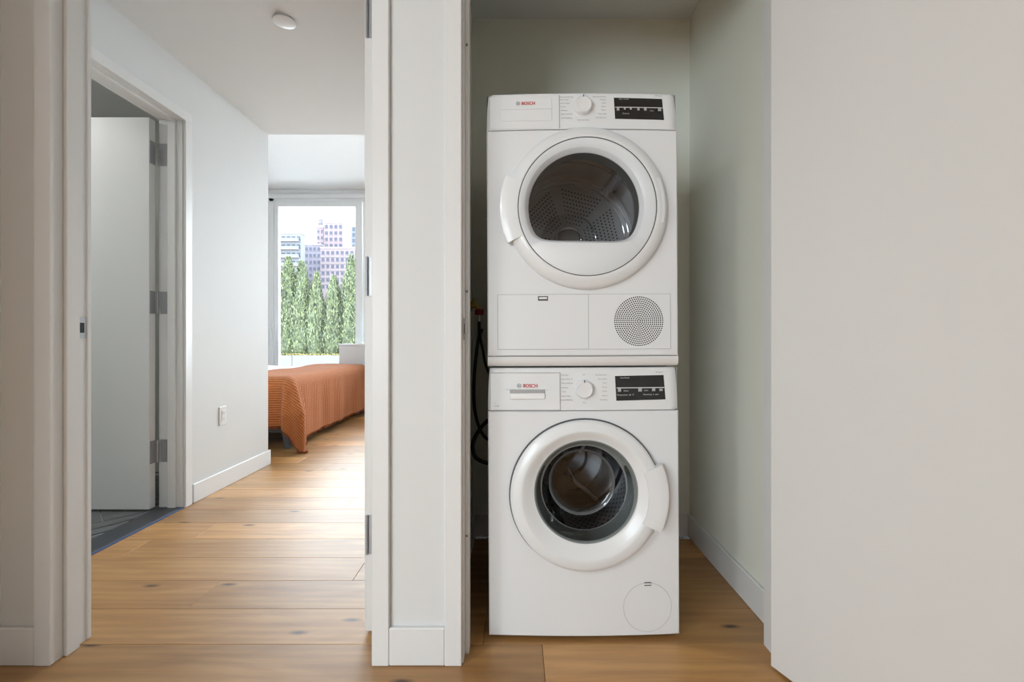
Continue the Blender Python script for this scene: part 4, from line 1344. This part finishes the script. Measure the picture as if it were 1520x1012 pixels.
# fringe of small tufts along the hems
parts = []
hem = [TV[j * TN + TN - 1] for j in range(171)] + [TV[i] for i in range(TN)] + [TV[170 * TN + i] for i in range(TN)]
for p in hem[::1]:
    x, y, z = p
    for q in range(2):
        ddx, ddy = random.uniform(-0.008, 0.008), random.uniform(-0.01, 0.01)
        parts.append(tube_d([(x + ddx * 0.4, y + ddy, z + 0.006), (x + ddx, y + ddy, max(0.004, z - random.uniform(0.012, 0.024)))], [0.005, 0.0035], 5))
v, f = join(parts)
fr = build('fringe', v, f, 'rust_knit', thr, smooth=True)
tag(fr, kind='stuff')
cab_ = empty('low_cabinet', (-1.75, 6.32, 0), 'plain white low cabinet standing under the bedroom window', 'cabinet')
box('cabinet_body', -2.29, -1.2, 6.13, 6.48, 0.04, 0.845, 'cabinet_white', cab_, bev=0.003)
box('cabinet_top', -2.30, -1.19, 6.12, 6.49, 0.845, 0.868, 'cabinet_white', cab_, bev=0.003)
box('cabinet_plinth', -2.27, -1.22, 6.16, 6.46, 0.0, 0.04, 'cabinet_white', cab_)
for (a, b) in ((-2.285, -1.748), (-1.742, -1.205)):
    box('cabinet_door', a, b, 6.115, 6.13, 0.05, 0.84, 'cabinet_white', cab_, bev=0.002)

# ------------------------------------------------------------------ outside: terrace, planter, hedge, city
struct(box('ground_terrace', -14, 6, BED_WIN_Y + 0.2, 17, -0.2, -0.02, 'terrace_stone'))
TY = 14.0
planter = empty('planter', (-5.5, TY, -0.02), 'long pale grey planter trough holding the hedge', 'planter')
px_ = -12.0
while px_ < 2.0:
    box('planter_panel', px_ + 0.006, px_ + 1.394, TY - 0.50, TY - 0.46, -0.02, 0.45, 'planter_grey', planter, bev=0.004)
    px_ += 1.4
box('planter_back', -12, 2, TY + 0.46, TY + 0.5, -0.02, 0.45, 'planter_grey', planter)
box('soil', -12, 2, TY - 0.46, TY + 0.46, -0.02, 0.40, 'soil', planter)
def arborvitae(seed, h, w):
    rnd = random.Random(seed)
    V, Fc = [], []
    plumes = [(rnd.uniform(0, 2 * PI), rnd.uniform(0.0, 0.75), rnd.uniform(0.25, 0.5)) for _ in range(26)]
    def add_leaf(p, d, up, ln, wd):
        side = d.cross(up).normalized() * wd
        k = len(V)
        tip = p + up * ln
        mid = p + up * ln * 0.5 + d * ln * 0.18
        V.extend([tuple(p), tuple(mid + side), tuple(tip), tuple(mid - side)])
        Fc.append([k, k + 1, k + 2, k + 3])
    def radius(t):
        return w * (1 - t) ** 0.74 * (0.75 + 0.25 * min(1, t / 0.15))
    for (a, t0, ln) in plumes:                    # upswept plumes that stand off the column
        n = 75
        for i in range(n):
            s = i / n
            t = t0 + ln * s
            if t > 1.0: break
            r = radius(min(t, 0.995)) * (1.0 + 0.22 * math.sin(s * PI)) * rnd.uniform(0.8, 1.05) + 0.02 * (1 - s)
            aa = a + rnd.gauss(0, 0.20 * (1 - 0.6 * s))
            d = Vector((math.cos(aa), math.sin(aa), 0))
            p = d * r + Vector((0, 0, t * h))
            up = (Vector((0, 0, 1)) + d * rnd.uniform(0.1, 0.6) + Vector((rnd.gauss(0, .25), rnd.gauss(0, .25), 0))).normalized()
            add_leaf(p, d, up, rnd.uniform(0.07, 0.14), rnd.uniform(0.012, 0.026))
    for i in range(1900):
        t = rnd.random() ** 1.25 * 0.99
        a = rnd.uniform(0, 2 * PI)
        d = Vector((math.cos(a), math.sin(a), 0))
        p = d * radius(t) * rnd.uniform(0.72, 1.0) + Vector((0, 0, t * h))
        up = (Vector((0, 0, 1)) + d * rnd.uniform(0.2, 0.8) + Vector((rnd.gauss(0, .3), rnd.gauss(0, .3), 0))).normalized()
        add_leaf(p, d, up, rnd.uniform(0.07, 0.13), rnd.uniform(0.012, 0.026))
    # inner body of the crown
    k = len(V)
    n, rows = 12, 12
    for j in range(rows + 1):
        t = 0.03 + 0.93 * j / rows
        for i in range(n):
            a = 2 * PI * i / n
            r = radius(t) * 0.78
            V.append((r * math.cos(a), r * math.sin(a), t * h))
    for j in range(rows):
        for i in range(n):
            Fc.append([k + j * n + i, k + j * n + (i + 1) % n, k + (j + 1) * n + (i + 1) % n, k + (j + 1) * n + i])
    return V, Fc
protos = []
for s_, h_, w_ in ((11, 2.75, 0.46), (12, 2.95, 0.48), (13, 2.5, 0.43), (14, 2.8, 0.50)):
    V, Fc = arborvitae(s_, h_, w_)
    me = bpy.data.meshes.new('foliage')
    me.from_pydata(V, [], Fc)
    me.materials.append(MATS['leaf'])
    tv, tf = cyl_d((0, 0, -0.05), (0, 0, 1), 0.035, 0.02, h_ * 0.5, 10)
    mt = bpy.data.meshes.new('trunk')
    mt.from_pydata(tv, [], tf)
    mt.materials.append(MATS['bark'])
    protos.append((me, mt))
tx_ = -9.6
i = 0
while tx_ < 1.2:
    pr = protos[(i * 7 + i // 3) % 4]
    t = empty('arborvitae_tree', (tx_ + random.uniform(-0.05, 0.05), TY + random.uniform(-0.1, 0.1), 0.40), 'slender green arborvitae in the hedge row along the terrace planter', 'tree', 'hedge trees on the terrace')
    sc = random.uniform(0.92, 1.10)
    t.scale = (sc, sc, sc * random.uniform(0.95, 1.06))
    t.rotation_euler = (0, 0, random.uniform(0, 6.28))
    for nm, me in (('foliage', pr[0]), ('trunk', pr[1])):
        o = bpy.data.objects.new(nm, me)
        o.parent = t
        COL.objects.link(o)
    tx_ += 0.47
    i += 1
# low yellow flowers at the planter edge
parts = []
for i in range(420):
    x = random.uniform(-7.2, -4.6)
    y = TY - random.uniform(0.30, 0.44)
    z = 0.40 + random.uniform(0.0, 0.09)
    parts.append(cyl_d((x, y, z), (random.uniform(-.5, .5), -0.6, 1), 0.018, 0.010, 0.02, 5))
v, f = join(parts)
tag(build('planter_flowers', v, f, 'flower_yellow'), 'low yellow flowers along the planter edge below the hedge', 'flowers', kind='stuff')

# the city beyond
struct(box('ground_city', -400, 300, 60, 600, -30.5, -30, 'ground_far'))
def bx_(px, dist): return (px - CX) / F * dist
def bz_(py, dist): return EYE + (CY - py) / F * dist
def tower(name, label, x0p, x1p, ytop, dist, depth, wall, cols, fh, win_w, win_h, floors, parapet=True, bands=False, balcony=False):
    x0, x1, zt = bx_(x0p, dist), bx_(x1p, dist), bz_(ytop, dist)
    t = empty(name, ((x0 + x1) / 2, dist, -30), label, 'building', 'city buildings beyond the hedge')
    box('wall', x0, x1, dist, dist + depth, -30, zt, wall, t)
    if parapet:
        multibox('parapet', [(x0 - 0.15, x1 + 0.15, dist - 0.2, dist + 0.3, zt, zt + 0.8), (x0 - 0.15, x1 + 0.15, dist + depth - 0.3, dist + depth + 0.2, zt, zt + 0.8),
                             (x0 - 0.15, x0 + 0.3, dist + 0.3, dist + depth - 0.3, zt, zt + 0.8), (x1 - 0.3, x1 + 0.15, dist + 0.3, dist + depth - 0.3, zt, zt + 0.8)], 'far_trim', t)
    v, f = boxd(-win_w / 2, win_w / 2, -0.05, 0.05, -win_h / 2, win_h / 2)
    wm = bpy.data.meshes.new('window')
    wm.from_pydata(v, [], f)
    wm.materials.append(MATS['far_glass'])
    v, f = boxd(-win_w / 2 - 0.1, win_w / 2 + 0.1, -0.16, 0.05, -0.14, 0.0)
    sm = bpy.data.meshes.new('window_ledge')
    sm.from_pydata(v, [], f)
    sm.materials.append(MATS['far_trim'])
    base = Vector(t.location)
    for r in range(floors):
        z = zt - 1.9 - r * fh
        for c in range(cols):
            x = x0 + (x1 - x0) * (c + 0.5) / cols
            wv = bpy.data.objects.new('window', wm)
            wv.location = Vector((x, dist - 0.02, z)) - base
            wv.parent = t
            COL.objects.link(wv)
            lv = bpy.data.objects.new('window_ledge', sm)
            lv.location = Vector((0, 0, -win_h / 2))
            lv.parent = wv
            COL.objects.link(lv)
        if bands:
            box('floor_band', x0 - 0.05, x1 + 0.05, dist - 0.25, dist, z - 1.9, z - 1.5, 'far_trim', t)
        if balcony:
            box('balcony', x0 + 0.3, x1 - 0.3, dist - 1.6, dist, z - win_h / 2 - 0.35, z - win_h / 2 - 0.1, 'far_trim', t)
            box('balcony_glass', x0 + 0.3, x1 - 0.3, dist - 1.6, dist - 1.5, z - win_h / 2 - 0.1, z - win_h / 2 + 0.95, 'facade_blue', t)
    return t
tower('apartment_block', 'pale apartment block with glass fronted balconies', 402, 447, 347, 190, 3.5, 'facade_white', 6, 3.3, 1.3, 1.9, 5, balcony=True)
tower('apartment_block', 'dark mauve brick block between the pale block and the tower', 446, 476, 364, 230, 8, 'brick_mauve', 5, 3.2, 1.2, 1.7, 6)
tw = tower('apartment_tower', 'tall pink brick tower with a water tank on its roof', 481, 509, 331, 240, 12, 'brick_pink', 4, 3.2, 1.4, 1.8, 6)
tower('apartment_tower', 'narrow pink stair tower attached to the tall brick tower', 470, 480.5, 338, 242, 10, 'brick_pink', 2, 3.2, 0.9, 1.6, 6)
tower('apartment_block', 'wide banded brick block in front of the tall tower', 476, 540, 369, 215, 12, 'brick_pink', 9, 3.1, 1.3, 1.6, 6, bands=True)
tower('glass_tower', 'pale blue glass tower behind the brick buildings', 510.5, 545, 336, 300, 14, 'facade_blue', 6, 3.6, 1.6, 2.6, 7, parapet=False)
tower('apartment_block', 'low brown brick block left of the pale block', 330, 400, 372, 200, 14, 'brick_mauve', 9, 3.2, 1.3, 1.7, 4)
tower('apartment_block', 'broad brick block right of the glass tower', 548, 640, 350, 230, 14, 'brick_pink', 12, 3.2, 1.3, 1.7, 6)
tower('apartment_block', 'long low brick block at the end of the row, beyond the broad block', 648, 860, 366, 235, 14, 'brick_mauve', 22, 3.2, 1.3, 1.7, 5)
# roof tank
tz, tx0 = bz_(338, 242) + 0.2, bx_(472.5, 242)
V, Fc = cyl_d((tx0, 245, tz + 2.2), (0, 0, 1), 1.3, 1.3, 2.6, 16)
v2, f2 = cyl_d((tx0, 245, tz + 4.8), (0, 0, 1), 1.4, 0.1, 1.0, 16)
tk = empty('water_tank', (tx0, 245, tz), 'small rooftop water tank on legs', 'water tank')
build('tank', V, Fc, 'brick_mauve', tk)
build('tank_roof', v2, f2, 'brick_mauve', tk)
for q in range(4):
    a = PI / 4 + q * PI / 2
    v, f = cyl_d((tx0 + 1.0 * math.cos(a), 245 + 1.0 * math.sin(a), tz - 0.2), (0, 0, 1), 0.14, 0.14, 2.45, 6)
    build('tank_leg', v, f, 'brick_mauve', tk)
